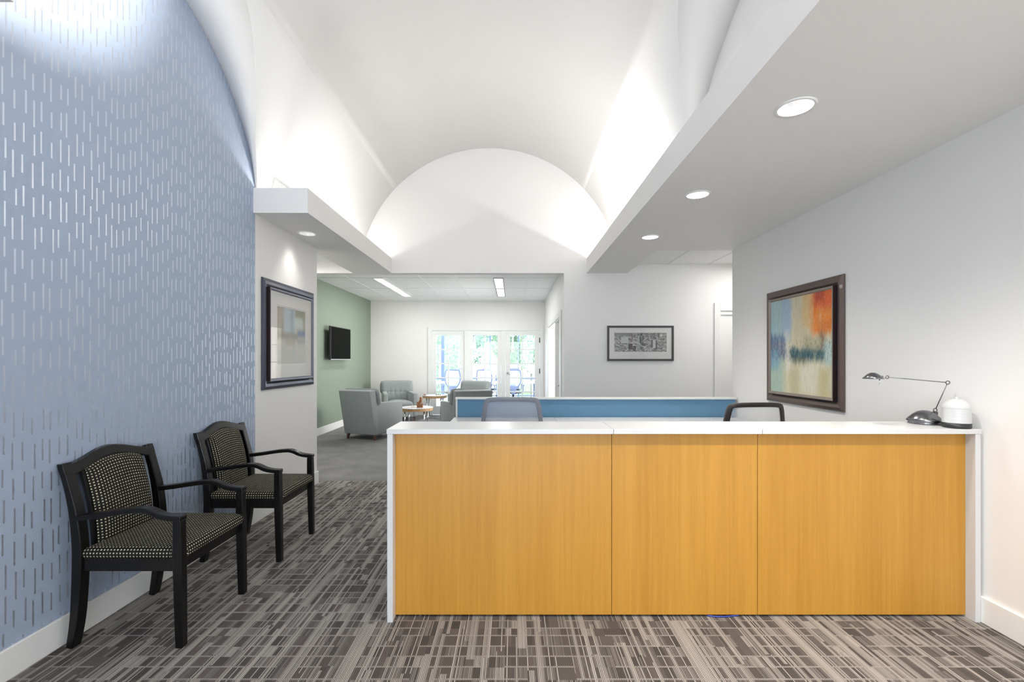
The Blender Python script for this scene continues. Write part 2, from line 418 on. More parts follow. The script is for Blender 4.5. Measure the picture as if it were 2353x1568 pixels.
def smoothpath(pts, n=6):
    out = []; P = [Vector(p) for p in pts]
    for i in range(len(P)-1):
        p0, p1, p2, p3 = P[max(i-1,0)], P[i], P[i+1], P[min(i+2, len(P)-1)]
        for k in range(n):
            t = k/n
            out.append(0.5*((2*p1)+(p2-p0)*t+(2*p0-5*p1+4*p2-p3)*t*t+(3*p1-p0-3*p2+p3)*t**3))
    out.append(P[-1]); return [tuple(p) for p in out]

def obj(name, bm, mats, parent=None, bevel=0, seg=2, smooth=False, label=None, sub=0, loc=None, remesh=0):
    bmesh.ops.recalc_face_normals(bm, faces=bm.faces)
    me = bpy.data.meshes.new(name); bm.to_mesh(me); bm.free()
    if not isinstance(mats, (list, tuple)): mats = [mats]
    for m in mats: me.materials.append(M[m])
    o = bpy.data.objects.new(name, me); COL.objects.link(o)
    if parent is not None: o.parent = parent
    if loc is not None: o.location = loc
    if smooth:
        for p in me.polygons: p.use_smooth = True
    if remesh:
        m = o.modifiers.new('Remesh', 'REMESH'); m.mode = 'VOXEL'; m.voxel_size = remesh; m.use_smooth_shade = True
        s = o.modifiers.new('Smooth', 'SMOOTH'); s.iterations = 2
    if bevel:
        m = o.modifiers.new('Bevel', 'BEVEL'); m.width = bevel; m.segments = seg; m.limit_method = 'ANGLE'; m.angle_limit = 0.6
        m.harden_normals = False
    if sub:
        m = o.modifiers.new('Sub', 'SUBSURF'); m.levels = sub; m.render_levels = sub
    if label: o['label'] = label
    return o
def B(): return bmesh.new()
def grid_uv(bm, V, ni, nj, low=None):
    '''cloth coordinates in metres, measured along the surface from the middle of the cushion'''
    ui = {ni//2: 0.0}; vj = {nj//2: 0.0}; mi, mj = ni//2, nj//2
    for i in range(mi+1, ni): ui[i] = ui[i-1]+(V[i, mj].co-V[i-1, mj].co).length
    for i in range(mi-1, -1, -1): ui[i] = ui[i+1]-(V[i, mj].co-V[i+1, mj].co).length
    for j in range(mj+1, nj): vj[j] = vj[j-1]+(V[mi, j].co-V[mi, j-1].co).length
    for j in range(mj-1, -1, -1): vj[j] = vj[j+1]-(V[mi, j].co-V[mi, j+1].co).length
    uv = bm.loops.layers.uv.verify(); C = {}
    for (i, j), vv in V.items(): C[vv] = (ui[i], vj[j])
    for vv, (src, dx, dy) in (low or {}).items(): C[vv] = (C[src][0]+dx, C[src][1]+dy)
    for f in bm.faces:
        for l in f.loops: l[uv].uv = C.get(l.vert, (0, 0))
def struct(name, bm, mats, parent=None, **kw):
    o = obj(name, bm, mats, parent, **kw)
    if parent is None: o['kind'] = 'structure'
    return o
def sroot(name, loc=(0,0,0)):
    o = bpy.data.objects.new(name, None); COL.objects.link(o); o.location = loc; o['kind'] = 'structure'; return o
def tag(o, label, cat, group=None):
    o['label'] = label; o['category'] = cat
    if group: o['group'] = group
    return o
def thing(name, label, cat, loc=(0,0,0), rz=0, group=None):
    o = bpy.data.objects.new(name, None); COL.objects.link(o); o.location = loc; o.rotation_euler = (0,0,rz)
    o.empty_display_size = 0.1
    return tag(o, label, cat, group)
def dup(root, loc, rz, label, group=None):
    def cp(o, par):
        c = o.copy(); COL.objects.link(c); c.parent = par
        for ch in list(o.children): cp(ch, c)
        return c
    r = cp(root, None); r.location = loc; r.rotation_euler = (0,0,rz); r['label'] = label
    if group: r['group'] = group
    return r

# ------------------------------------------------------------------ camera
H = 1.454
cam = bpy.data.cameras.new('camera'); co = bpy.data.objects.new('camera', cam); COL.objects.link(co)
co.location = (0, 0, H); co.rotation_euler = (PI/2, 0, 0)
cam.sensor_width = 36; cam.lens = 36*1060/2353; cam.shift_y = 43/2353; cam.shift_x = -1.5/2353; cam.clip_start = 0.05
cam.clip_end = 400
scene.camera = co

# ------------------------------------------------------------------ room geometry constants
XL, XR = -2.30, 2.605          # side walls
YF = -2.8                      # wall behind the camera
YB = 6.94                      # header wall at the lounge
ZS = 2.757                     # soffits and headers
ZC = 2.978                     # top of the cove lip
VX, VZ, VR = -0.35, 1.454+1.23, 1.96    # main barrel vault along Y
AY, AR = 2.77, 1.335                    # cross vault along X
AW = 1.395   # its radius at the side walls
XA0, XA1 = XL, 1.60                     # ends of the cross vault

# floors
bm = B(); box(bm, -4.2, 5.4, YF-0.3, 5.53, -0.1, 0.0); struct('floor', bm, 'carpet')
bm = B(); box(bm, -4.2, 5.4, 5.53, 12.16, -0.1, -0.001); struct('floor', bm, 'carpet2')

# arch outline in the (Y, Z) plane of the side walls
def arch(y_lo, y_hi, n=48):
    pts = []
    for i in range(n+1):
        a = PI*i/n
        pts.append((AY+AW*math.cos(a), VZ+AW*math.sin(a)))
    return pts   # from far springing over the top to the near one
# blue wall: rectangle plus lunette
pts = [(YF, 0), (4.12, 0), (4.12, 3.0)]
pts += [(y, z) for y, z in arch(0, 0) if z > 3.0]
pts += [(YF, 3.0)]
bm = B(); prism(bm, pts, 'x', XL-0.12, XL); struct('wall_left', bm, 'wallpaper')
bm = B(); box(bm, XL-0.10, XL, 4.12, 5.42, 0, 3.0); struct('wall_left', bm, 'white')
bm = B(); box(bm, -4.2, XL-0.10, 5.30, 5.42, 0, 3.0); struct('wall_left', bm, 'white')
bm = B(); box(bm, -4.2, -4.1, 5.42, 6.94, 0, 3.0); struct('wall_left', bm, 'white')
# lunette on the right
pts = [(YF, ZS+0.03), (7.0, ZS+0.03), (7.0, 3.0)] + [(y, z) for y, z in arch(0, 0) if z > 3.0] + [(YF, 3.0)]
bm = B(); prism(bm, pts, 'x', XA1, XA1+0.1); struct('wall_right', bm, 'vault')
# right wall and the cross corridor
bm = B(); box(bm, XR, XR+0.12, YF, 5.47, 0, 3.0); box(bm, XR+0.12, 5.3, 5.35, 5.47, 0, 3.0); struct('wall_right', bm, 'white')
bm = B(); box(bm, 5.2, 5.3, 5.47, YB, 0, 3.0); struct('wall_right', bm, 'white')
# unseen wall behind the camera, with a glazed opening added for fill light
bm = B()
box(bm, -4.2, -1.7, YF-0.12, YF, 0, 5.2); box(bm, 1.5, XR+0.12, YF-0.12, YF, 0, 5.2); box(bm, -1.7, 1.5, YF-0.12, YF, 2.55, 5.2)
struct('wall_front', bm, 'white')
d3 = sroot('window_3', (-0.1, YF-0.06, 0))
bm = B()
for x in (-1.6, -0.55, 0.5, 1.6): box(bm, x-0.03, x+0.03, -0.03, 0.03, 0, 2.55)
for z in (0.05, 2.52): box(bm, -1.6, 1.6, -0.03, 0.03, z-0.03, z+0.03)
obj('window_frame', bm, 'alu', d3)
bm = B(); box(bm, -1.6, 1.6, -0.004, 0.004, 0.05, 2.5); obj('glass_pane', bm, 'glass', d3)

# header wall + pier + corridor wall (one plane)
bm = B()
prism(bm, [(-4.2, ZS), (0.773, ZS), (0.773, 0), (3.09, 0), (3.09, 2.16), (4.05, 2.16), (4.05, 0), (5.3, 0), (5.3, 5.2), (-4.2, 5.2)], 'y', YB, YB+0.12)
box(bm, -4.2, -3.72, YB, YB+0.12, 0, ZS)
struct('wall_back', bm, 'white')

# main barrel vault with the cross-vault cut out of its sides
def yar(dh):
    r = AR+(AW-AR)*min(1.0, max(0.0, (0.65-dh)/0.40)); return math.sqrt(max(r*r-dh*dh, 0))
def xb(dh): return math.sqrt(max(VR*VR-dh*dh, 0))
bm = B()
NA = 40
dh0 = 0.11
vA = {}
rows = []
# below the crown of the cross vault
angs = [math.asin(dh0/AR) + (PI/2-math.asin(dh0/AR))*i/NA for i in range(NA+1)]
for side in (-1, 1):
    for far in (1, -1):
        ring = []
        for a in angs:
            dh = AR*math.sin(a); x = VX+side*xb(dh); yc = AY+far*yar(dh)
            ring.append((bm.verts.new((x, yc, VZ+dh)), bm.verts.new((x, YB if far > 0 else YF, VZ+dh))))
        for p, q in zip(ring, ring[1:]):
            f = bm.faces.new((p[0], p[1], q[1], q[0])); f.smooth = True
# above it
top0 = math.asin(AR/VR); NT = 40
prev = None
for i in range(NT+1):
    a = top0+(PI-2*top0)*i/NT
    cur = (bm.verts.new((VX+VR*math.cos(a), YF, VZ+VR*math.sin(a))), bm.verts.new((VX+VR*math.cos(a), YB, VZ+VR*math.sin(a))))
    if prev: f = bm.faces.new((prev[0], prev[1], cur[1], cur[0])); f.smooth = True
    prev = cur
# cross vault barrels
for side in (-1, 1):
    xe = XA0 if side < 0 else XA1
    prev = None
    NN = 80; a0 = math.asin(dh0/AR)
    for i in range(NN+1):
        a = a0+(PI-2*a0)*i/NN
        dh = AR*math.sin(a); y = AY+(1 if a < PI/2 else -1)*yar(dh); x = VX+side*xb(dh)
        if side < 0: x = max(x, XA0)
        else: x = min(x, XA1)
        cur = (bm.verts.new((x, y, VZ+dh)), bm.verts.new((xe, AY+AW*math.cos(a), VZ+AW*math.sin(a))))
        if prev: f = bm.faces.new((prev[0], prev[1], cur[1], cur[0])); f.smooth = True
        prev = cur
vault = struct('ceiling', bm, 'vault')
sm = vault.modifiers.new('Solid', 'SOLIDIFY'); sm.thickness = 0.012; sm.offset = 0

# soffit slabs, with round holes for the downlights
def slab(bm, x0, x1, y0, y1, z, t, holes=(), r=0.085):
    def quad(a, b, c, d): bm.faces.new([bm.verts.new(p) for p in (a, b, c, d)])
    hs = sorted(holes, key=lambda h: h[1]); s = 0.12
    if hs:
        xc = hs[0][0]
        quad((x0,y0,z),(xc-s,y0,z),(xc-s,y1,z),(x0,y1,z)); quad((xc+s,y0,z),(x1,y0,z),(x1,y1,z),(xc+s,y1,z))
        yy = y0
        for (hx, hy) in hs:
            quad((xc-s,yy,z),(xc+s,yy,z),(xc+s,hy-s,z),(xc-s,hy-s,z)); yy = hy+s
            n = 32; inn = []; outr = []
            for k in range(n):
                a = 2*PI*k/n+PI/4*0; c_, s_ = math.cos(a), math.sin(a); m = max(abs(c_), abs(s_))
                inn.append(bm.verts.new((hx+r*c_, hy+r*s_, z))); outr.append(bm.verts.new((xc+s*c_/m, hy+s*s_/m, z)))
            for k in range(n): bm.faces.new((inn[k], inn[(k+1) % n], outr[(k+1) % n], outr[k]))
        quad((xc-s,yy,z),(xc+s,yy,z),(xc+s,y1,z),(xc-s,y1,z))
    else: quad((x0,y0,z),(x1,y0,z),(x1,y1,z),(x0,y1,z))
    e = 0.012
    zz = z+0.001; box(bm, x0, x0+e, y0, y1, zz, z+t); box(bm, x1-e, x1, y0, y1, zz, z+t); box(bm, x0, x1, y0, y0+e, zz, z+t); box(bm, x0, x1, y1-e, y1, zz, z+t)
RX = 1.458
RH = [(RX, -1.4), (RX, -0.14), (RX, 1.12), (RX, 2.378), (RX, 3.635), (RX, 4.89)]
bm = B()
slab(bm, 1.153, XR, YF, 5.50, ZS, 0.03, RH); slab(bm, 1.153, 1.72, 5.50, YB, ZS, 0.03)
box(bm, 1.708, 1.721, 5.5, YB, ZS+0.001, 2.95); box(bm, 1.72, XR, 5.488, 5.501, ZS+0.001, 2.95)
struct('ceiling', bm, 'white')
bm = B(); box(bm, 1.113, 1.153, YF, YB, ZS+0.0, ZC); struct('trim_1', bm, 'white')
LXC = -2.12
bm = B(); slab(bm, XL, -1.857, 4.13, 5.42, ZS, 0.03, [(LXC, 4.76)]); slab(bm, XL-0.10, -1.857, 5.42, YB, ZS, 0.03)
box(bm, -2.401, -2.388, 5.42, YB, ZS+0.001, 3.0); struct('ceiling', bm, 'white')
bm = B(); box(bm, -1.857, -1.817, 4.09, YB, ZS+0.0, ZC); box(bm, XL, -1.857, 4.09, 4.13, ZS+0.0, ZC); struct('trim_2', bm, 'white')
bm = B(); slab(bm, XL, -1.857, YF, 1.64, ZS, 0.03, [(LXC, 0.9)]); struct('ceiling', bm, 'white')
bm = B(); box(bm, -1.857, -1.817, YF, 1.68, ZS+0.0, ZC); box(bm, XL, -1.857, 1.64, 1.68, ZS+0.0, ZS+0.05); struct('trim_3', bm, 'white')

# lay-in tile ceilings
def grid_ceiling(x0, x1, y0, y1, z, xs, ys):
    bm = B(); box(bm, x0, x1, y0, y1, z+0.004, z+0.05)
    for x in xs: box(bm, x-0.012, x+0.012, y0, y1, z-0.002, z+0.006, 1)
    for y in ys: box(bm, x0, x1, y-0.012, y+0.012, z-0.0015, z+0.006, 1)
    return struct('ceiling', bm, ['tile', 'trimwhite'])
grid_ceiling(1.72, 5.3, 5.50, YB, 2.888, [2.335, 2.95, 3.56, 4.2], [5.512])
grid_ceiling(-4.2, -2.40, 5.42, YB, 2.921, [-3.2], [6.2])
ZL = 2.994
grid_ceiling(-3.84, 0.96, YB+0.12, 12.09, ZL, [-3.09+0.677*k for k in range(6)], [7.43, 8.68, 9.95, 11.2])
# lounge walls
bm = B(); box(bm, -3.84, -3.72, YB+0.12, 12.09, 0, ZL+0.06); struct('wall_left', bm, 'green')
bm = B()
box(bm, 0.84, 0.96, YB+0.12, 8.10, 0, ZL+0.06); box(bm, 0.84, 0.96, 10.75, 12.09, 0, ZL+0.06); box(bm, 0.84, 0.96, 8.10, 10.75, 2.22, ZL+0.06)
struct('wall_right', bm, 'white')
bm = B()
box(bm, -3.84, -2.13, 12.09, 12.24, 0, ZL+0.1); box(bm, 0.73, 1.1, 12.09, 12.24, 0, ZL+0.1); box(bm, -2.13, 0.73, 12.09, 12.24, 2.22, ZL+0.1)
struct('wall_back', bm, 'white')
# ceiling space lids that keep daylight out
bm = B(); box(bm, -4.2, 5.4, YF-0.2, 12.24, 5.2, 5.25); struct('roof', bm, 'white')
bm = B(); box(bm, -4.25, -4.2, YF-0.2, 12.24, 0, 5.2); box(bm, 5.3, 5.4, YF-0.2, 12.24, 0, 5.2); struct('wall_side', bm, 'white')
bm = B(); box(bm, -4.2, 5.3, 12.10, 12.24, 3.05, 5.2); struct('wall_back', bm, 'white')

# baseboards
def bboard(name, segs):
    bm = B()
    for (x0, x1, y0, y1) in segs: box(bm, x0, x1, y0, y1, 0, 0.145)
    struct(name, bm, 'trimwhite', bevel=0.004)
bboard('baseboard_left', [(XL, XL+0.016, YF, 5.42), (XL-0.10, XL+0.016, 5.42, 5.436)])
bboard('baseboard_right', [(XR-0.016, XR, YF, 5.47), (XR-0.016, XR+0.12, 5.47, 5.486)])
bboard('baseboard_back', [(0.757, 3.0, YB-0.016, YB), (0.757, 0.773, YB, YB+0.12), (-3.72, -2.22, 12.074, 12.09)])
bboard('baseboard_lounge', [(-3.72, -3.704, YB+0.12, 12.09), (0.824, 0.84, YB+0.12, 7.88)])

# corridor door with casing
d = sroot('door_2', (3.57, YB, 0))
bm = B(); box(bm, -0.54, -0.45, -0.02, 0.0, 0, 2.31); box(bm, 0.45, 0.54, -0.02, 0.0, 0, 2.31); box(bm, -0.45, 0.45, -0.02, 0, 2.19, 2.31)
box(bm, -0.48, -0.45, 0, 0.11, 0, 2.16); box(bm, 0.45, 0.48, 0, 0.11, 0, 2.16); box(bm, -0.45, 0.45, 0, 0.11, 2.13, 2.16)
obj('casing', bm, 'trimwhite', d, bevel=0.003)
bm = B(); box(bm, -0.445, 0.445, 0.02, 0.06, 0.01, 2.125); obj('door_leaf', bm, 'trimwhite', d, bevel=0.002)
bm = B(); tube(bm, [(0.38, 0.02, 1.0), (0.38, -0.03, 1.0), (0.28, -0.035, 1.0)], 0.01); obj('handle', bm, 'chrome', d)

# ------------------------------------------------------------------ French windows and door
def french(name, x0, x1, gx0, gx1, door=False):
    r = sroot(name, (0, 12.12, 0))
    z0, z1, gz0, gz1 = 0.012, 2.198, 0.237, 2.093
    bm = B()
    for (a, b, c, dd) in ((x0, gx0, z0, z1), (gx1, x1, z0, z1), (gx0, gx1, z0, gz0), (gx0, gx1, gz1, z1)):
        box(bm, a, b, -0.022, 0.022, c, dd)
    mw = 0.015; xm = (gx0+gx1)/2
    box(bm, xm-mw, xm+mw, -0.018, 0.018, gz0, gz1)
    for k in range(1, 5):
        z = gz0+(gz1-gz0)*k/5; box(bm, gx0, gx1, -0.017, 0.017, z-mw, z+mw)
    obj('sash', bm, 'trimwhite', r)
    bm = B(); box(bm, gx0, gx1, -0.003, 0.003, gz0, gz1); obj('glass_pane', bm, 'glass', r)
    return r
french('window_1', -2.10, -1.27, -2.007, -1.361)
french('window_2', -1.17, -0.312, -1.049, -0.404)
fd = french('door_1', -0.185, 0.705, -0.066, 0.578, True)
bm = B()
lathe(bm, [(0, 0), (0.028, 0), (0.028, 0.01), (0.012, 0.012), (0.012, 0.04), (0, 0.04)], seg=20)
bmesh.ops.rotate(bm, verts=bm.verts, cent=(0,0,0), matrix=Matrix.Rotation(PI/2, 3, 'X'))
bmesh.ops.translate(bm, verts=bm.verts, vec=(-0.125, -0.022, 1.105))
tube(bm, [(-0.125, -0.055, 1.105), (-0.09, -0.062, 1.107), (-0.01, -0.06, 1.098)], [0.011, 0.009, 0.007])
obj('handle', bm, 'chrome', fd)
for z0 in (1.90, 1.09, 0.25):
    bm = B(); tube(bm, [(0.708, -0.03, z0), (0.708, -0.03, z0+0.13)], 0.012, 8); obj('hinge', bm, 'bronze', fd)
bm = B()
Y0, Y1 = 12.068, 12.09
box(bm, -2.216, -2.12, Y0, Y1, 0, 2.307); box(bm, 0.722, 0.805, Y0, Y1, 0, 2.307); box(bm, -2.12, 0.722, Y0, Y1, 2.215, 2.307)
box(bm, -1.266, -1.175, 12.08, 12.2, 0, 2.215); box(bm, -0.308, -0.19, 12.08, 12.2, 0, 2.215)
box(bm, -2.13, -2.105, 12.09, 12.2, 0, 2.215); box(bm, 0.71, 0.73, 12.09, 12.2, 0, 2.215); box(bm, -2.13, 0.73, 12.09, 12.2, 2.203, 2.222)
struct('trim_4', bm, 'trimwhite', bevel=0.003)

# office door with two sidelights in the lounge's right wall
d = sroot('door_3', (0.84, 0, 0))
bm = B()
box(bm, -0.02, 0.0, 7.88, 8.14, 0, 2.31); box(bm, -0.02, 0.0, 8.14, 10.75, 2.21, 2.31); box(bm, -0.02, 0.0, 10.70, 10.79, 0, 2.31)
for y in (8.14, 8.99, 10.02, 10.68): box(bm, -0.012, 0.11, y, y+0.055, 0, 2.21)
box(bm, 0.0, 0.11, 8.14, 10.735, 2.185, 2.222)
obj('casing', bm, 'trimwhite', d, bevel=0.003)
bm = B(); box(bm, 0.055, 0.095, 8.2, 8.985, 0.01, 2.18); obj('door_leaf', bm, 'trimwhite', d)
bm = B(); tube(bm, [(0.055, 8.32, 0.98), (0.0, 8.32, 0.98), (-0.005, 8.45, 0.98)], 0.012); obj('handle', bm, 'bronze', d)
for (a, b) in ((9.05, 10.015), (10.08, 10.675)):
    bm = B(); box(bm, 0.06, 0.07, a, b, 0.05, 2.18); p_ = obj('glass_pane', bm, 'glass', d)
    bm = B()
    for z in (0.5, 0.95, 1.4, 1.8): box(bm, 0.05, 0.06, a, b, z-0.012, z+0.012)
    obj('muntin', bm, 'trimwhite', d)

# room behind the sidelights, lit by an added area light
bm = B(); box(bm, 2.6, 2.7, 7.2, 12.0, 0, 3.0); box(bm, 0.96, 2.7, 12.0, 12.09, 0, 3.0); box(bm, 0.96, 2.7, 7.1, 7.2, 0, 3.0); box(bm, 0.96, 2.7, 7.1, 12.09, 3.0, 3.05)
struct('wall_office', bm, 'white')
# ------------------------------------------------------------------ lights
def downlight(x, y, label, power=88, spot=124):
    t = thing('recessed_downlight', label, 'ceiling light', (x, y, ZS), 0, 'recessed downlights')
    bm = B(); lathe(bm, [(0.080, 0.010), (0.080, -0.004), (0.083, -0.0065), (0.094, -0.006), (0.097, -0.001), (0.097, 0.0)], seg=48); obj('trim_ring', bm, 'trimwhite', t)
    bm = B(); lathe(bm, [(0.080, 0.0), (0.078, 0.03), (0.070, 0.07), (0.052, 0.10)], seg=48); obj('reflector', bm, 'can', t)
    bm = B(); lathe(bm, [(0.052, 0.098), (0.04, 0.088), (0.0, 0.082)], seg=32); obj('lamp', bm, 'lens', t)
    l = bpy.data.lights.new('downlight', 'SPOT'); l.energy = power; l.spot_size = math.radians(spot); l.spot_blend = 1.0
    l.shadow_soft_size = 0.05; l.color = (1, 0.95, 0.88)
    o = bpy.data.objects.new('downlight_beam', l); COL.objects.link(o); o.location = (x, y, ZS+0.07)
labs = {3: 'largest round recessed downlight, in the soffit nearest the viewer above the desk',
        4: 'round recessed downlight in the soffit, between the largest one and the smallest one',
        5: 'smallest round recessed downlight in the right soffit, nearest the corridor opening'}
for i, (x, y) in enumerate(RH):
    if i in (0, 1, 2):   # out of the frame above and behind the viewer: the lamps only
        l = bpy.data.lights.new('downlight', 'SPOT'); l.energy = (60, 120, 210)[i]; l.spot_size = math.radians(130); l.spot_blend = 1.0
        l.shadow_soft_size = 0.035; l.color = (1, 0.95, 0.88)
        o = bpy.data.objects.new('downlight_beam', l); COL.objects.link(o); o.location = (x, y, ZS+0.03); continue
    downlight(x, y, labs[i])
downlight(LXC, 4.76, 'round recessed downlight in the short left soffit above the blue grey framed picture', 20, 84)

def area(name, loc, rot, sx, sy, power, color=(1, 1, 1), spread=PI):
    l = bpy.data.lights.new(name, 'AREA'); l.shape = 'RECTANGLE'; l.size = sx; l.size_y = sy; l.energy = power; l.color = color; l.spread = spread
    o = bpy.data.objects.new(name, l); COL.objects.link(o); o.location = loc; o.rotation_euler = rot; return o
# cove strips lying in the troughs, facing up
HL = 2.854
area('cove_strip_right', (1.40, 5.55, HL), (PI, 0, 0), 0.04, 2.6, 26, (1, 0.98, 0.95))
area('cove_strip_near_right', (1.40, -0.7, HL), (PI, 0, 0), 0.04, 3.9, 27, (1, 0.98, 0.95))
area('cove_strip_left', (-2.13, 5.6, HL), (PI, 0, 0), 0.04, 2.5, 10.5, (1, 0.985, 0.96))
area('cove_strip_near_left', (-2.13, -0.5, HL), (PI, 0, 0), 0.04, 3.7, 13, (1, 0.96, 0.90))
def fill_spot(loc, target, power, size, blend, color=(1, 0.955, 0.89)):
    l = bpy.data.lights.new('wall_fill_spot', 'SPOT'); l.energy = power; l.spot_size = math.radians(size); l.spot_blend = blend; l.shadow_soft_size = 0.03; l.color = color
    o = bpy.data.objects.new('wall_fill_spot', l); COL.objects.link(o); o.location = loc
    o.rotation_euler = (Vector(target)-Vector(loc)).to_track_quat('-Z', 'Y').to_euler()
fill_spot((-2.08, 1.50, 2.87), (-2.30, 2.45, 3.55), 45, 70, 1.0)  # added spot brightening the top of the blue wall from the near left
fill_spot((1.22, 2.2, 3.0), (-2.30, 2.05, 3.95), 1400, 36, 1.0)  # added spot aimed across the room to make the blue wall's bright patch
fill_spot((-1.96, 4.36, 2.86), (-2.36, 3.3, 3.50), 16, 110, 1.0)  # added spot strengthening the wedge of light beside the arch
# added fill light shining in from behind the camera
area('rear_fill', (-0.1, YF-0.14, 1.35), (-PI/2, 0, PI), 3.1, 2.3, 75, (1.0, 0.99, 0.97))
area('corridor_light', (3.7, 6.2, 2.86), (0, 0, 0), 1.2, 0.5, 19, (1, 0.985, 0.96))
area('corridor_light', (-3.3, 6.2, 2.88), (0, 0, 0), 0.9, 0.5, 22, (1, 0.985, 0.96))  # added unseen light brightening the left corridor

def troffer(x, y0, y1, label):
    t = thing('linear_ceiling_light', label, 'ceiling light', (x, (y0+y1)/2, ZL), 0, 'linear lights in the tiled ceiling')
    hy = (y1-y0)/2; w = 0.095
    bm = B()
    box(bm, -w, -w+0.012, -hy, hy, -0.012, 0.002); box(bm, w-0.012, w, -hy, hy, -0.012, 0.002)
    box(bm, -w+0.012, w-0.012, -hy, -hy+0.012, -0.012, 0.002); box(bm, -w+0.012, w-0.012, hy-0.012, hy, -0.012, 0.002)
    obj('frame', bm, 'bronze' if x > -1 else 'trimwhite', t)
    bm = B(); box(bm, -w+0.012, w-0.012, -hy+0.012, hy-0.012, -0.006, 0.001); obj('diffuser', bm, 'troffer', t)
    area('troffer_light', (x, (y0+y1)/2, ZL-0.02), (0, 0, 0), 0.17, y1-y0-0.05, 15, (1, 0.985, 0.96))
troffer(-2.545, 8.68, 9.94, 'linear ceiling light near the green wall, the half nearer the header')
troffer(-2.545, 9.96, 11.2, 'linear ceiling light near the green wall, the half nearer the white back wall')
troffer(-0.272, 8.68, 9.94, 'linear ceiling light in front of the French doors, the half nearer the header')
troffer(-0.272, 9.96, 11.2, 'linear ceiling light in front of the French doors, the half nearer the doors')

area('office_fill', (2.55, 9.8, 1.5), (0, PI/2, 0), 1.6, 2.6, 260, (1, 0.99, 0.97))  # added fill light, brightening the lounge through the sidelights
# vent grille on the vault above the left soffit
t = thing('air_vent', 'white vent grille low on the vault just above the left soffit', 'vent', (-2.262, 4.70, 3.0))
t.rotation_euler = (0, math.radians(13), 0)
bm = B()
for (a, b, c, dd) in ((-0.38, 0.38, 0.14, 0.147), (-0.38, 0.38, -0.077, -0.07), (-0.38, -0.37, -0.07, 0.14), (0.37, 0.38, -0.07, 0.14)): box(bm, 0, 0.010, a, b, c, dd)
obj('frame', bm, 'trimwhite', t)
bm = B()
for k in range(14): z = -0.062+k*0.0145; box(bm, 0.001, 0.008, -0.37, 0.37, z, z+0.007)
obj('grille', bm, 'trimwhite', t)

# ------------------------------------------------------------------ reception desk
DX0, DX1 = -0.697, 2.590; YD = 2.547
desk = thing('reception_desk', 'long reception desk with white counter and yellow wood front panels', 'desk', ((DX0+DX1)/2, 2.7, 0))
ox, oy = (DX0+DX1)/2, 2.7
def dbox(name, x0, x1, y0, y1, z0, z1, mat, bev=0.0015, label=None):
    bm = B(); box(bm, x0-ox, x1-ox, y0-oy, y1-oy, z0, z1); return obj(name, bm, mat, desk, bevel=bev, label=label)
g = 0.0012
dbox('countertop', DX0, 0.5575-g, YD, 2.872, 1.043, 1.0695, 'laminate')
dbox('countertop', 0.5575+g, 1.380-g, YD, 2.872, 1.043, 1.0695, 'laminate')
dbox('countertop', 1.380+g, DX1, YD, 2.872, 1.043, 1.0695, 'laminate')
dbox('side_panel', DX0+0.003, DX0+0.034, YD+0.003, 2.866, 0.0, 1.043, 'laminate')
dbox('side_panel', DX1-0.031, DX1-0.002, YD+0.003, 2.866, 0.0, 1.043, 'laminate')
dbox('front_panel', DX0+0.034, 0.560-g, 2.607, 2.632, 0.012, 1.043, 'wood', 0.001)
dbox('front_panel', 0.560+g, 1.384-g, 2.607, 2.632, 0.012, 1.043, 'wood', 0.001)
dbox('front_panel', 1.384+g, DX1-0.031, 2.607, 2.632, 0.012, 1.043, 'wood', 0.001)
dbox('back_panel', DX0+0.034, DX1-0.031, 2.634, 2.650, 0.0, 1.043, 'black')
# loose blue cable showing under the panel
bm = B(); tube(bm, smoothpath([(1.10, 2.612, 0.005), (1.16, 2.600, 0.005), (1.22, 2.604, 0.005), (1.28, 2.613, 0.006)]), 0.0035, 8)
tag(obj('cable', bm, 'bluecable'), 'thin blue cable lying on the carpet under the desk front', 'cable')

# rear work surface and blue privacy screen
wd = thing('work_table', 'long white rear work surface behind the reception counter', 'desk', (0.95, 5.03, 0))
def wbox(name, x0, x1, y0, y1, z0, z1, mat, par, o, bev=0.0015):
    bm = B(); box(bm, x0-o[0], x1-o[0], y0-o[1], y1-o[1], z0, z1); return obj(name, bm, mat, par, bevel=bev)
o_ = (0.95, 5.03)
wbox('tabletop', -0.674, 0.478, 4.70, 5.335, 0.758, 0.788, 'laminate', wd, o_)
wbox('tabletop', 0.481, 2.17, 4.70, 5.335, 0.758, 0.788, 'laminate', wd, o_)
wbox('tabletop', 2.173, 2.58, 4.70, 5.335, 0.758, 0.788, 'laminate', wd, o_)
for x in (-0.66, 0.95, 2.54): wbox('side_panel', x, x+0.03, 4.74, 5.33, 0, 0.758, 'laminate', wd, o_)
sc = thing('privacy_screen', 'low blue fabric privacy screen with white cap behind the work surface', 'screen', (0.96, 5.37, 0))
o_ = (0.96, 5.37)
wbox('fabric_panel', -0.640, 2.585, 5.352, 5.388, 0.10, 0.994, 'bluefab', sc, o_, 0.003)
wbox('cap_rail', -0.664, 2.590, 5.335, 5.405, 0.994, 1.016, 'trimwhite', sc, o_)
wbox('end_post', -0.660, -0.640, 5.345, 5.395, 0.0, 0.994, 'trimwhite', sc, o_)

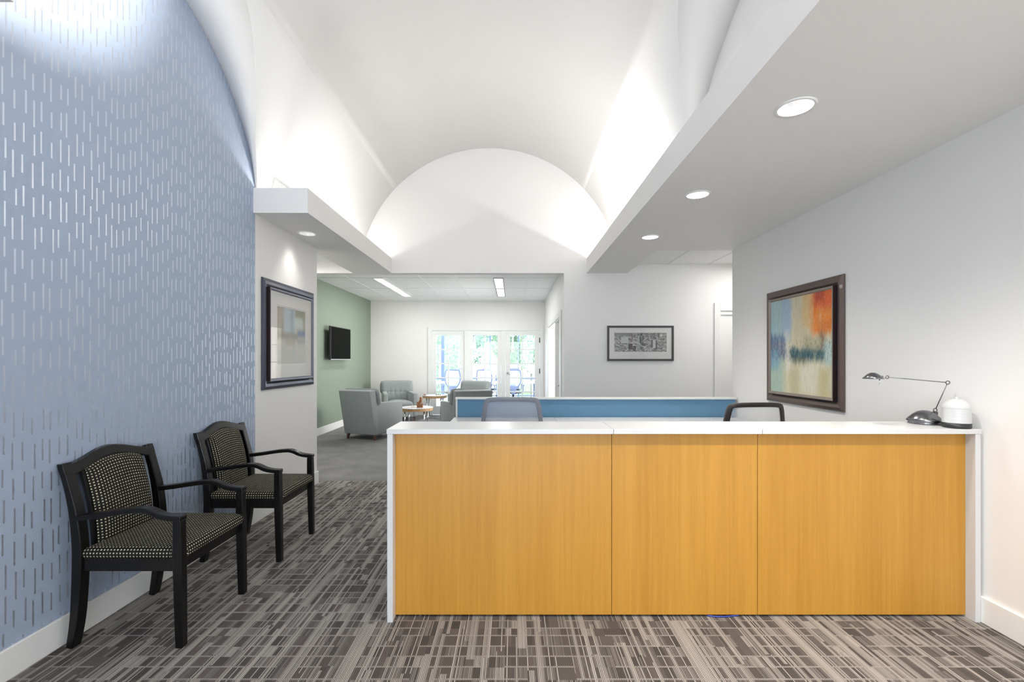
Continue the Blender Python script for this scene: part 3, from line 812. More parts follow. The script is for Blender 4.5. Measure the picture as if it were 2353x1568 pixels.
# ------------------------------------------------------------------ desk lamp
LY = 2.775
lamp = thing('desk_lamp', 'dark chrome desk lamp with two thin jointed arms on the white counter', 'lamp', (2.478, LY, 1.0695))
def L(x, y, z): return (x-2.478, y-LY, z-1.0695)
bm = B(); lathe(bm, [(0, 0), (0.080, 0), (0.080, 0.009), (0.076, 0.012), (0.088, 0.019), (0.078, 0.034), (0.058, 0.056), (0.036, 0.073), (0.015, 0.080), (0, 0.081)], seg=40)
obj('base', bm, 'darkmetal', lamp)
bm = B(); box(bm, 0.052, 0.072, -0.010, 0.010, 0.045, 0.072); tube(bm, [(0.064+0.0105*math.cos(a), 0, 0.0815+0.0105*math.sin(a)) for a in [2*PI*k/20 for k in range(20)]], 0.0028, 8, True)
obj('bracket', bm, 'darkmetal', lamp, bevel=0)
J0 = Vector(L(2.542, LY, 1.151)); J1 = Vector(L(2.547, 2.70, 1.320)); J2 = Vector(L(2.192, 2.70, 1.352))
bm = B(); dd_ = (J1-J0).normalized(); tube(bm, [J0+dd_*0.011, J1-dd_*0.011], 0.0024, 8); obj('lower_arm', bm, 'darkmetal', lamp)
bm = B(); dd_ = (J2-J1).normalized(); tube(bm, [J1+dd_*0.011, J2-dd_*0.009], 0.0024, 8); obj('upper_arm', bm, 'darkmetal', lamp)
bm = B(); tube(bm, [J1+Vector((0.0115*math.cos(a), 0, 0.0095*math.sin(a))) for a in [2*PI*k/20 for k in range(20)]], 0.0028, 8, True)
obj('joint_ring', bm, 'darkmetal', lamp); bm = B()
tube(bm, [J2+Vector((0.010*math.cos(a), 0, 0.008*math.sin(a))) for a in [2*PI*k/20 for k in range(20)]], 0.0026, 8, True)
obj('joint_ring', bm, 'darkmetal', lamp)
bm = B(); c = L(2.110, 2.70, 1.343)
lathe(bm, [(0, 0.036), (0.012, 0.0345), (0.028, 0.026), (0.042, 0.012), (0.054, 0.0), (0.051, -0.0005), (0.038, 0.010), (0.0, 0.030)], c, 32)
box(bm, c[0]+0.040, c[0]+0.074, -0.05-0.008, -0.05+0.008, c[2]+0.001, c[2]+0.016)
h_ = obj('lamp_shade', bm, 'darkmetal', lamp)
bm = B(); tube(bm, [L(2.147, 2.70, 1.352), L(2.149, 2.70, 1.297)], [0.0045, 0.002], 10); obj('handle', bm, 'chrome', lamp)

# white ribbed diffuser
bm = B(); prof = [(0, 0.001)]
t = thing('scent_diffuser', 'white ribbed dome shaped diffuser with dark base beside the desk lamp', 'diffuser', (2.513, 2.612, 1.0695))
bm = B(); lathe(bm, [(0, 0), (0.060, 0), (0.0635, 0.004), (0.0635, 0.028), (0, 0.028)], seg=48); obj('base', bm, 'black', t)
bm = B(); pr = [(0, 0.0285), (0.062, 0.0285)]
zc = 0.03
random.seed(3)
for i in range(15):
    r0 = 0.0640*(1-0.02*(i/15)); zz = 0.03+i*0.0055
    pr += [(r0*0.975, zz), (r0*(0.995+random.uniform(0, .012)), zz+0.0028)]
for i in range(12):
    a = (i+1)/12*PI/2; r0 = 0.008+0.0545*math.cos(a) if i < 11 else 0.008; zz = 0.110+0.053*math.sin(a)
    pr += [(r0+0.0008, zz)]
pr += [(0.0085, 0.165), (0.0095, 0.168), (0.007, 0.172), (0, 0.173)]
lathe(bm, pr, seg=48); obj('cover', bm, 'ribwhite', t)

# ------------------------------------------------------------------ framed pictures
def uvquad(bm, pts):
    v = [bm.verts.new(p) for p in pts]; f = bm.faces.new(v); uvl = bm.loops.layers.uv.verify()
    for l, c in zip(f.loops, ((0,0),(1,0),(1,1),(0,1))): l[uvl].uv = c
def mitre_frame(bm, W, Hh, prof, mi=0):
    """frame in the local XZ plane, facing -Y; prof = list of (inset from outer edge, protrusion)."""
    rings = []
    for ins, pr in prof:
        rings.append([bm.verts.new((sx*(W/2-ins), -pr, sz*(Hh/2-ins))) for sx, sz in ((-1,-1),(1,-1),(1,1),(-1,1))])
    for a, b in zip(rings, rings[1:]):
        for k in range(4): bm.faces.new((a[k], a[(k+1) % 4], b[(k+1) % 4], b[k])).material_index = mi
def painting(label, loc, rz, W, Hh, art, fmat, lipm, matw=0.0):
    t = thing('framed_painting', label, 'painting', loc, rz)
    bm = B(); mitre_frame(bm, W, Hh, [(0, 0.001), (0, 0.014), (0.006, 0.02), (0.03, 0.027), (0.055, 0.022), (0.075, 0.010), (0.080, 0.006)])
    obj('frame', bm, fmat, t)
    bm = B(); mitre_frame(bm, W, Hh, [(0.077, 0.004), (0.077, 0.043), (0.081, 0.045)], 0)
    mitre_frame(bm, W, Hh, [(0.081, 0.045), (0.094, 0.043), (0.100, 0.036), (0.104, 0.032)], 1)
    obj('inner_frame', bm, ['frame_lip_dark', lipm], t)
    iw, ih = W/2-0.102, Hh/2-0.102
    if matw:
        bm = B(); mitre_frame(bm, W, Hh, [(0.102, 0.031), (0.102+matw, 0.031), (0.104+matw, 0.028), (0.114+matw, 0.028), (0.116+matw, 0.025)]); obj('mat', bm, 'mat', t)
        aw, ah = iw-matw-0.012, ih-matw-0.012
        bm = B(); uvquad(bm, [(-aw, -0.026, -ah), (aw, -0.026, -ah), (aw, -0.026, ah), (-aw, -0.026, ah)]); a_ = obj('canvas', bm, art, t)
        bm = B(); box(bm, -iw, iw, -0.036, -0.034, -ih, ih); obj('glass_pane', bm, 'glass', t)
    else:
        bm = B(); uvquad(bm, [(-iw, -0.031, -ih), (iw, -0.031, -ih), (iw, -0.031, ih), (-iw, -0.031, ih)]); a_ = obj('canvas', bm, art, t)
    bm = B(); box(bm, -W/2+0.02, W/2-0.02, -0.012, -0.001, -Hh/2+0.02, Hh/2-0.02); obj('backing', bm, 'black', t)
    return t
# frame faces local -Y; on the right wall it must face -X, on the left wall +X
painting('large square abstract painting in orange, cream and teal in a bronze frame', (XR, 4.155, 1.585), -PI/2, 1.09, 1.085, 'art_orange', 'frame_brown', 'frame_silver')
painting('abstract print in muted blue and taupe with white mat and blue black frame', (XL, 4.755, 1.693), PI/2, 1.08, 1.04, 'art_grey', 'frame_navy', 'frame_lipnavy', 0.125)
t = thing('framed_print', 'wide black and white aerial city print in a thin black frame', 'picture', (1.9185, YB, 1.70))
bm = B(); mitre_frame(bm, 0.995, 0.528, [(0, 0.001), (0, 0.028), (0.026, 0.028), (0.030, 0.016)]); obj('frame', bm, 'frame_black', t)
bm = B(); mitre_frame(bm, 0.995, 0.528, [(0.029, 0.016), (0.105, 0.016)]); 
bm.free(); bm = B()
x1, x0, z1, z0 = 0.469, 0.393, 0.235, 0.0
v = [(-x1,-z1),(x1,-z1),(x1,z1),(-x1,z1)]; w = [(-x0,-0.127),(x0,-0.127),(x0,0.158),(-x0,0.158)]
for k in range(4):
    a, b, c, dd = v[k], v[(k+1) % 4], w[(k+1) % 4], w[k]
    bm.faces.new([bm.verts.new((p[0], -0.016, p[1])) for p in (a, b, c, dd)])
obj('mat', bm, 'mat', t)
bm = B(); uvquad(bm, [(-x0, -0.0155, -0.127), (x0, -0.0155, -0.127), (x0, -0.0155, 0.158), (-x0, -0.0155, 0.158)]); obj('photograph', bm, 'city', t)
bm = B(); box(bm, -0.467, 0.467, -0.021, -0.019, -0.234, 0.234); obj('glass_pane', bm, 'glass', t)

# ------------------------------------------------------------------ guest armchairs (face +X)
def guest_chair(label, loc, group):
    t = thing('guest_armchair', label, 'chair', loc, 0, group)
    post = smoothpath([(-0.272, 0.0), (-0.248, 0.15), (-0.236, 0.36), (-0.236, 0.52), (-0.254, 0.68), (-0.286, 0.82), (-0.318, 0.927)], 4)
    for s in (-1, 1):
        n = len(post); dep = [0.034+0.016*math.sin(PI*min(1, i/(n-1)*1.25)) for i in range(n)]
        bm = B(); y0, y1 = sorted((s*0.238, s*0.290)); ribbon(bm, post, dep, y0, y1)
        obj('leg', bm, 'blackwood', t, bevel=0.005)
    for s in (-1, 1):
        y0, y1 = sorted((s*0.244, s*0.286))
        bm = B(); fl = [(0.277, 0.0), (0.272, 0.25), (0.268, 0.45), (0.266, 0.640)]
        ribbon(bm, fl, [0.036, 0.044, 0.048, 0.042], y0, y1)
        obj('leg', bm, 'blackwood', t, bevel=0.004)
    for s in (-1, 1):
        y0, y1 = sorted((s*0.240, s*0.292))
        ap = smoothpath([(-0.245, 0.655), (-0.14, 0.668), (0.0, 0.689), (0.085, 0.695), (0.13, 0.686), (0.175, 0.666), (0.225, 0.655), (0.290, 0.651)], 4)
        bm = B(); ribbon(bm, ap, 0.027, y0, y1); obj('armrest', bm, 'blackwood', t, bevel=0.006)
    bm = B()
    box(bm, 0.245, 0.27, -0.246, 0.246, 0.385, 0.445); box(bm, -0.235, -0.21, -0.24, 0.24, 0.385, 0.445)
    for s in (-1, 1):
        y0, y1 = sorted((s*0.252, s*0.277)); box(bm, -0.215, 0.246, y0, y1, 0.385, 0.445)
    obj('seat_frame', bm, 'blackwood', t, bevel=0.003)
    # crest rail
    def crest(y):
        k = math.cos(PI*min(abs(y), 0.27)/0.54)**2
        return 0.919+0.055*k+0.25*max(0, abs(y)-0.25)
    bm = B(); ys = [-0.292+0.584*i/28 for i in range(29)]
    pts = [(y, crest(y)) for y in ys] + [(y, crest(y)-0.052-(0.004 if abs(y) > 0.2 else 0)) for y in reversed(ys)]
    A_, B_ = prism(bm, pts, 'x', -0.018, 0.018)
    for vv in bm.verts: vv.co.x += -0.316+(0.925-vv.co.z)*0.29
    obj('top_rail', bm, 'blackwood', t, bevel=0.006)
    def lean(z):
        for (a, b) in zip(post, post[1:]):
            if a[1] <= z <= b[1]:
                k = (z-a[1])/(b[1]-a[1]); return a[0]+(b[0]-a[0])*k
        return post[-1][0]
    # wooden back board
    bm = B(); zs = [0.40+0.53*i/12 for i in range(13)]
    path = [(lean(z)-0.002, z) for z in zs]
    ribbon(bm, path, 0.022, -0.196, 0.196); obj('back_board', bm, 'blackwood', t, bevel=0.004)
    # upholstered pad, bulging
    bm = B(); nu, nv = 16, 20; G = []
    for j in range(nv+1):
        row = []; z = j/nv
        for i in range(nu+1):
            u = -1+2*i/nu; yy = u*0.180
            zt = 0.900+0.038*(1-(abs(u))**2.2) - 0.012
            zz = 0.462+(zt-0.462)*z
            ed = min(1, (1-abs(u))/0.22); ez = min(1, min(z, 1-z)/0.09)
            bulge = 0.030*math.sqrt(max(0, 1-(1-ed)**2))*math.sqrt(max(0, 1-(1-ez)**2)) + 0.012*(1-u*u)*math.sin(PI*z)
            row.append((lean(zz)+0.012+bulge, yy, zz))
        G.append(row)
    V = [[bm.verts.new(p) for p in r] for r in G]
    for j in range(nv):
        for i in range(nu): bm.faces.new((V[j][i], V[j][i+1], V[j+1][i+1], V[j+1][i])).smooth = True
    grid_uv(bm, {(j, i): V[j][i] for j in range(nv+1) for i in range(nu+1)}, nv+1, nu+1)
    obj('back_cushion', bm, 'dots', t)
    # seat cushion with notched corners round the front legs
    bm = B(); nu, nv = 26, 26
    def foot(px, py): return px > 0.240 and abs(py) > 0.240
    V = {}
    x0, x1, yh = -0.222, 0.296, 0.281
    def hgt(a, b):
        ex = min(1, min(a, 1-a)/0.05); ey = min(1, min(b, 1-b)/0.05)
        return 0.470+0.032*math.sqrt(max(0, 1-(1-ex)**2))*math.sqrt(max(0, 1-(1-ey)**2)) + 0.013*math.sin(PI*a)*math.sin(PI*b)
    aa = [0, .008, .02, .04, .07] + [.07+.86*i/14 for i in range(1, 14)] + [.93, .96, .98, .992, 1]
    for i, a in enumerate(aa):
        for j, b in enumerate(aa):
            V[i, j] = bm.verts.new((x0+(x1-x0)*a, -yh+2*yh*b, hgt(a, b)))
    n_ = len(aa)
    for vv in V.values():
        if foot(vv.co.x, vv.co.y):
            sg = 1 if vv.co.y > 0 else -1
            if (vv.co.x-0.24) >= (abs(vv.co.y)-0.24)*1.3: vv.co.y = sg*0.241
            else: vv.co.x = 0.241
    for i in range(n_-1):
        for j in range(n_-1): bm.faces.new((V[i, j], V[i+1, j], V[i+1, j+1], V[i, j+1])).smooth = True
    loop = [V[i, 0] for i in range(n_)] + [V[n_-1, j] for j in range(1, n_)] + [V[i, n_-1] for i in range(n_-2, -1, -1)] + [V[0, j] for j in range(n_-2, 0, -1)]
    low = [bm.verts.new((vv.co.x*0.985, vv.co.y*0.975, 0.446)) for vv in loop]
    for k in range(len(loop)):
        k2 = (k+1) % len(loop); bm.faces.new((loop[k], loop[k2], low[k2], low[k])).smooth = True
    bm.faces.new(low)
    q = n_-1; lm = {}
    for k, vv in enumerate(low):
        if k <= q: d = (0, -0.024)
        elif k <= 2*q: d = (0.024, 0)
        elif k <= 3*q: d = (0, 0.024)
        else: d = (-0.024, 0)
        lm[vv] = (loop[k], *d)
    grid_uv(bm, V, n_, n_, lm)
    # cut the notches
    sc_ = obj('seat', bm, 'dots', t)
    return t
g_ = 'black guest armchairs against the blue wall'
gc = guest_chair('black wooden armchair with cream dotted black cushion, nearest the viewer against the blue wall', (-1.957, 2.605, 0), g_)
dup(gc, (-1.957, 3.592, 0), 0, 'black wooden armchair with cream dotted black cushion, farther one beside the white wall', g_)

# ------------------------------------------------------------------ grey lounge armchairs (face local +Y)
def lounge_chair(label, loc, rz, group):
    t = thing('lounge_armchair', label, 'armchair', loc, rz, group)
    fw, bw, d0, d1 = 0.39, 0.345, -0.41, 0.41
    # base body
    bm = B(); hexa(bm, [(-bw, d0+0.06, 0.10), (bw, d0+0.06, 0.10), (fw-0.02, d1-0.01, 0.10), (-fw+0.02, d1-0.01, 0.10),
                        (-bw, d0+0.02, 0.34), (bw, d0+0.02, 0.34), (fw-0.02, d1-0.02, 0.34), (-fw+0.02, d1-0.02, 0.34)])
    obj('base', bm, 'greyfab', t, bevel=0.02, seg=3, smooth=True)
    # arms
    for s in (-1, 1):
        bm = B(); P = []
        for z in (0.11, 0.675):
            f = 0 if z < 0.3 else 1
            P += [(s*bw*1.0, d0+0.06-f*0.02, z+f*0.01), (s*(bw-0.10), d0+0.06-f*0.02, z+f*0.01), (s*(fw-0.095), d1, z-f*0.02), (s*fw, d1, z-f*0.02)]
        hexa(bm, P); obj('armrest', bm, 'greyfab', t, bevel=0.015, seg=3, smooth=True)
    # back, leaning, wider head above the arms
    bm = B()
    def yb(z): return d0+0.055-(z-0.1)*0.20
    pts = [(yb(0.10), 0.10), (yb(0.895), 0.897), (yb(0.895)+0.16, 0.912), (yb(0.45)+0.20, 0.40), (yb(0.1)+0.16, 0.10)]
    A_, B_ = prism(bm, pts, 'x', -bw-0.004, bw+0.004)
    obj('backrest', bm, 'greyfab', t, bevel=0.018, seg=3, smooth=True)
    # tufted back cushion
    bm = B(); nu, nv = 36, 24; btn = [(-0.6, 0.42), (-0.2, 0.42), (0.2, 0.42), (0.6, 0.42)]
    V = []
    for j in range(nv+1):
        row = []; z = j/nv; zz = 0.44+0.44*z
        for i in range(nu+1):
            u = -1+2*i/nu
            hw = 0.255 if zz < 0.665 else 0.345
            k = min(1, max(0, (zz-0.655)/0.02)); hw = 0.258+(0.345-0.258)*k
            ed = min(1, (1-abs(u))/0.15); ez = min(1, min(z, 1-z)/0.12)
            bul = 0.05*math.sqrt(max(0, 1-(1-ed)**2))*math.sqrt(max(0, 1-(1-ez)**2))
            for (bu, bz) in btn:
                dx = (u*hw-bu*0.28)/0.045; dz = (zz-(0.655))/0.035
                bul -= 0.030*math.exp(-(dx*dx+dz*dz))
                bul -= 0.010*math.exp(-(dx*dx*5+(dz*0.35)**2))
            row.append(bm.verts.new((u*hw, yb(zz)+0.165+bul, zz)))
        V.append(row)
    for j in range(nv):
        for i in range(nu): bm.faces.new((V[j][i], V[j][i+1], V[j+1][i+1], V[j+1][i])).smooth = True
    bk = obj('back_cushion', bm, 'greyfab', t); sm = bk.modifiers.new('Solid', 'SOLIDIFY'); sm.thickness = 0.06; sm.offset = -1
    for (bu, bz) in btn:
        bm = B(); ball(bm, (bu*0.28, yb(0.655)+0.188, 0.655), 0.011, (1, 0.6, 1), 10, 6); obj('button', bm, 'greyfab', bk)
    # seat cushion, crowned
    bm = B(); nu, nv = 20, 20; V = []
    for j in range(nv+1):
        row = []; b = j/nv
        for i in range(nu+1):
            a = i/nu; w = 0.250+0.035*b
            ex = min(1, min(a, 1-a)/0.1); ey = min(1, min(b, 1-b)/0.1)
            zz = 0.42+0.04*math.sqrt(max(0, 1-(1-ex)**2))*math.sqrt(max(0, 1-(1-ey)**2))+0.035*math.sin(PI*a)*(0.4+0.6*math.sin(PI*min(1, b)))
            row.append(bm.verts.new(((-1+2*a)*w, -0.22+0.645*b, zz)))
        V.append(row)
    for j in range(nv):
        for i in range(nu): bm.faces.new((V[j][i], V[j][i+1], V[j+1][i+1], V[j+1][i])).smooth = True
    loop = [V[0][i] for i in range(nu+1)]+[V[j][nu] for j in range(1, nv+1)]+[V[nv][i] for i in range(nu-1, -1, -1)]+[V[j][0] for j in range(nv-1, 0, -1)]
    low = [bm.verts.new((vv.co.x, vv.co.y, 0.342)) for vv in loop]
    for k in range(len(loop)):
        k2 = (k+1) % len(loop); bm.faces.new((loop[k], loop[k2], low[k2], low[k])).smooth = True
    bm.faces.new(low); obj('seat', bm, 'greyfab', t)
    for sx in (-1, 1):
        for (yy, xx, sy) in ((d0+0.11, bw-0.05, -1), (d1-0.07, fw-0.07, 1)):
            bm = B(); a, b = 0.026, 0.013; ox_, oy_ = sx*0.012, sy*0.02
            hexa(bm, [(sx*xx+ox_-b, yy+oy_-b, 0), (sx*xx+ox_+b, yy+oy_-b, 0), (sx*xx+ox_+b, yy+oy_+b, 0), (sx*xx+ox_-b, yy+oy_+b, 0),
                      (sx*xx-a, yy-a, 0.105), (sx*xx+a, yy-a, 0.105), (sx*xx+a, yy+a, 0.105), (sx*xx-a, yy+a, 0.105)])
            obj('leg', bm, 'footwood', t, bevel=0.003)
    return t
g_ = 'grey button tufted armchairs in the lounge'
lc = lounge_chair('grey lounge armchair seen from behind, nearest the green wall', (-2.64, 8.69, 0), -math.radians(21.7), g_)
dup(lc, (-2.775, 11.20, 0), PI+math.radians(22), 'grey tufted lounge armchair facing the viewer against the white back wall', g_)
dup(lc, (-0.876, 8.70, 0), math.radians(23), 'grey lounge armchair seen from behind, just beyond the blue privacy screen', g_)
dup(lc, (-1.04, 11.20, 0), PI-math.radians(20), 'grey tufted lounge armchair in front of the French windows, only its back top visible', g_)

# ------------------------------------------------------------------ round tables
def round_table(label, loc, R, h, group):
    t = thing('side_table', label, 'table', loc, 0, group)
    bm = B(); lathe(bm, [(0, h), (R-0.001, h), (R, h-0.003), (R, h-0.006), (0, h-0.006)], seg=64, smooth=False); obj('tabletop', bm, 'tablewhite', t)
    bm = B(); lathe(bm, [(0, h-0.0065), (R, h-0.0065), (R, h-0.062), (R-0.02, h-0.062), (R-0.02, h-0.02), (0, h-0.02)], seg=64, smooth=False); obj('edge_band', bm, 'tablewood', t)
    for k in range(4):
        a = PI/4+k*PI/2; r = R*0.82
        px, py = r*math.cos(a), r*math.sin(a)
        bm = B(); tube(bm, [(px, py, 0.012), (px, py, h-0.02)], 0.014, 14); obj('leg', bm, 'chrome', t)
    bm = B()
    for k in range(4):
        a = PI/4+k*PI/2; r = R*0.82+0.02
        c_, s_ = math.cos(a), math.sin(a)
        hexa(bm, [(-s_*0.02, c_*0.02, 0), (s_*0.02, -c_*0.02, 0), (r*c_+s_*0.025, r*s_-c_*0.025, 0), (r*c_-s_*0.025, r*s_+c_*0.025, 0),
                  (-s_*0.02, c_*0.02, 0.012), (s_*0.02, -c_*0.02, 0.012), (r*c_+s_*0.025, r*s_-c_*0.025, 0.012), (r*c_-s_*0.025, r*s_+c_*0.025, 0.012)])
    obj('base', bm, 'chrome', t)
    return t
round_table('low round table with wood edge and white top, holding the brown lion figurine', (-1.965, 9.42, 0), 0.335, 0.485, 'round lounge tables')
round_table('taller round table with wood edge beside the French window, farther from the viewer', (-1.93, 11.45, 0), 0.30, 0.575, 'round lounge tables')

# lion figurine
t = thing('lion_figurine', 'small carved brown lion figurine standing on the near round table', 'figurine', (-1.875, 9.33, 0.485), 0)
bm = B(); hexa(bm, [(-0.062, -0.035, 0), (0.062, -0.035, 0), (0.062, 0.035, 0), (-0.062, 0.035, 0), (-0.058, -0.032, 0.02), (0.058, -0.032, 0.02), (0.058, 0.032, 0.02), (-0.058, 0.032, 0.02)])
hexa(bm, [(-0.056, -0.03, 0.02), (0.056, -0.03, 0.02), (0.056, 0.03, 0.02), (-0.056, 0.03, 0.02), (-0.064, -0.036, 0.07), (0.064, -0.036, 0.07), (0.064, 0.036, 0.07), (-0.064, 0.036, 0.07)])
box(bm, -0.070, 0.070, -0.038, 0.038, 0.066, 0.074)
obj('pedestal', bm, 'figure', t, bevel=0.002)
bm = B()
ball(bm, (-0.022, 0, 0.098), 0.03, (1.15, 0.8, 0.85)); ball(bm, (0.004, 0, 0.122), 0.027, (1, .85, 1.25), rot=Matrix.Rotation(0.6, 4, 'Y'))
ball(bm, (0.020, 0, 0.150), 0.027, (1, .9, 1.2)); ball(bm, (0.018, 0, 0.185), 0.027, (1, .9, 1.05)); ball(bm, (0.034, 0, 0.188), 0.014, (1.2, .9, .8))
for k in range(9):
    a = k/9*2*PI; ball(bm, (0.010+0.006*math.sin(a*3), 0.020*math.cos(a), 0.178+0.027*math.sin(a)), 0.011)
for s in (-1, 1):
    tube(bm, [(0.028, s*0.014, 0.135), (0.038, s*0.015, 0.10), (0.044, s*0.015, 0.076)], [0.010, 0.007, 0.008]); ball(bm, (0.050, s*0.015, 0.078), 0.009, (1.2, 1, .6))
    ball(bm, (-0.018, s*0.018, 0.090), 0.018, (1.2, .7, 1)); ball(bm, (0.004, s*0.02, 0.078), 0.009, (1.5, 1, .6))
    ball(bm, (0.016, s*0.016, 0.208), 0.006)
tube(bm, smoothpath([(-0.050, 0, 0.088), (-0.062, 0, 0.098), (-0.060, 0, 0.118), (-0.052, 0, 0.124)]), 0.005)
obj('body', bm, 'figure', t, remesh=0.0028)
# magazine on the near table
t = thing('magazine', 'open magazine lying flat on the near round table', 'magazine', (-2.09, 9.40, 0.485), 0.25)
bm = B()
for s in (-1, 1):
    pr = [(0, 0.002), (s*0.03, 0.010), (s*0.07, 0.009), (s*0.125, 0.004), (s*0.125, 0.001), (0, 0.0005)]
    prism(bm, pr if s > 0 else pr[::-1], 'y', -0.09, 0.09)
obj('pages', bm, 'paper', t)
bm = B(); box(bm, -0.128, 0.128, -0.092, 0.092, 0.0, 0.0008); obj('cover', bm, 'magcover', t)
bm = B()
hexa(bm, [(0.02, -0.07, 0.0125), (0.11, -0.07, 0.0075), (0.11, 0.05, 0.0075), (0.02, 0.05, 0.0125), (0.02, -0.07, 0.0132), (0.11, -0.07, 0.0082), (0.11, 0.05, 0.0082), (0.02, 0.05, 0.0132)])
obj('picture_page', bm, 'magcover', t)
# ornaments on the far table
t = thing('ornament', 'small brown animal ornament on the far round table next to the window', 'ornament', (-1.84, 11.40, 0.575), 0)
bm = B()
for x in (-0.045, 0.0, 0.045):
    ball(bm, (x, 0.01*math.sin(x*90), 0.014), 0.017, (1, .8, .8)); ball(bm, (x+0.012, 0.01*math.sin(x*90), 0.030), 0.009)
obj('body', bm, 'bluecol', t, remesh=0.003)
t = thing('ornament', 'small dark brown ornament at the left edge of the far round table', 'ornament', (-2.165, 11.36, 0.575), 0.3)
bm = B(); ball(bm, (0, 0, 0.014), 0.020, (1.3, .8, .7)); ball(bm, (0.022, 0, 0.026), 0.010); tube(bm, [(-0.025, 0, 0.015), (-0.04, 0, 0.03)], 0.004)
obj('body', bm, 'figure', t, remesh=0.003)

# ------------------------------------------------------------------ television
t = thing('television', 'black flat television mounted on the sage green wall', 'television', (-3.60, 9.66, 1.79), PI/2)
# local: faces -Y -> after +90deg faces +X
bm = B(); box(bm, -0.555, 0.555, -0.012, 0.030, -0.335, 0.335); obj('casing', bm, 'black', t, bevel=0.006)
bm = B(); box(bm, -0.540, 0.540, -0.0145, -0.0125, -0.318, 0.322); obj('screen', bm, 'screen', t)
bm = B(); box(bm, -0.555, 0.555, -0.016, -0.012, -0.338, -0.322); obj('bezel', bm, 'alu', t)
bm = B()
box(bm, -0.20, -0.16, 0.030, 0.055, -0.22, 0.22); box(bm, 0.16, 0.20, 0.030, 0.055, -0.22, 0.22)
box(bm, -0.30, 0.30, 0.055, 0.075, 0.08, 0.12); box(bm, -0.30, 0.30, 0.055, 0.075, -0.12, -0.08); box(bm, -0.12, 0.12, 0.075, 0.119, -0.16, 0.16)
obj('wall_bracket', bm, 'black', t)

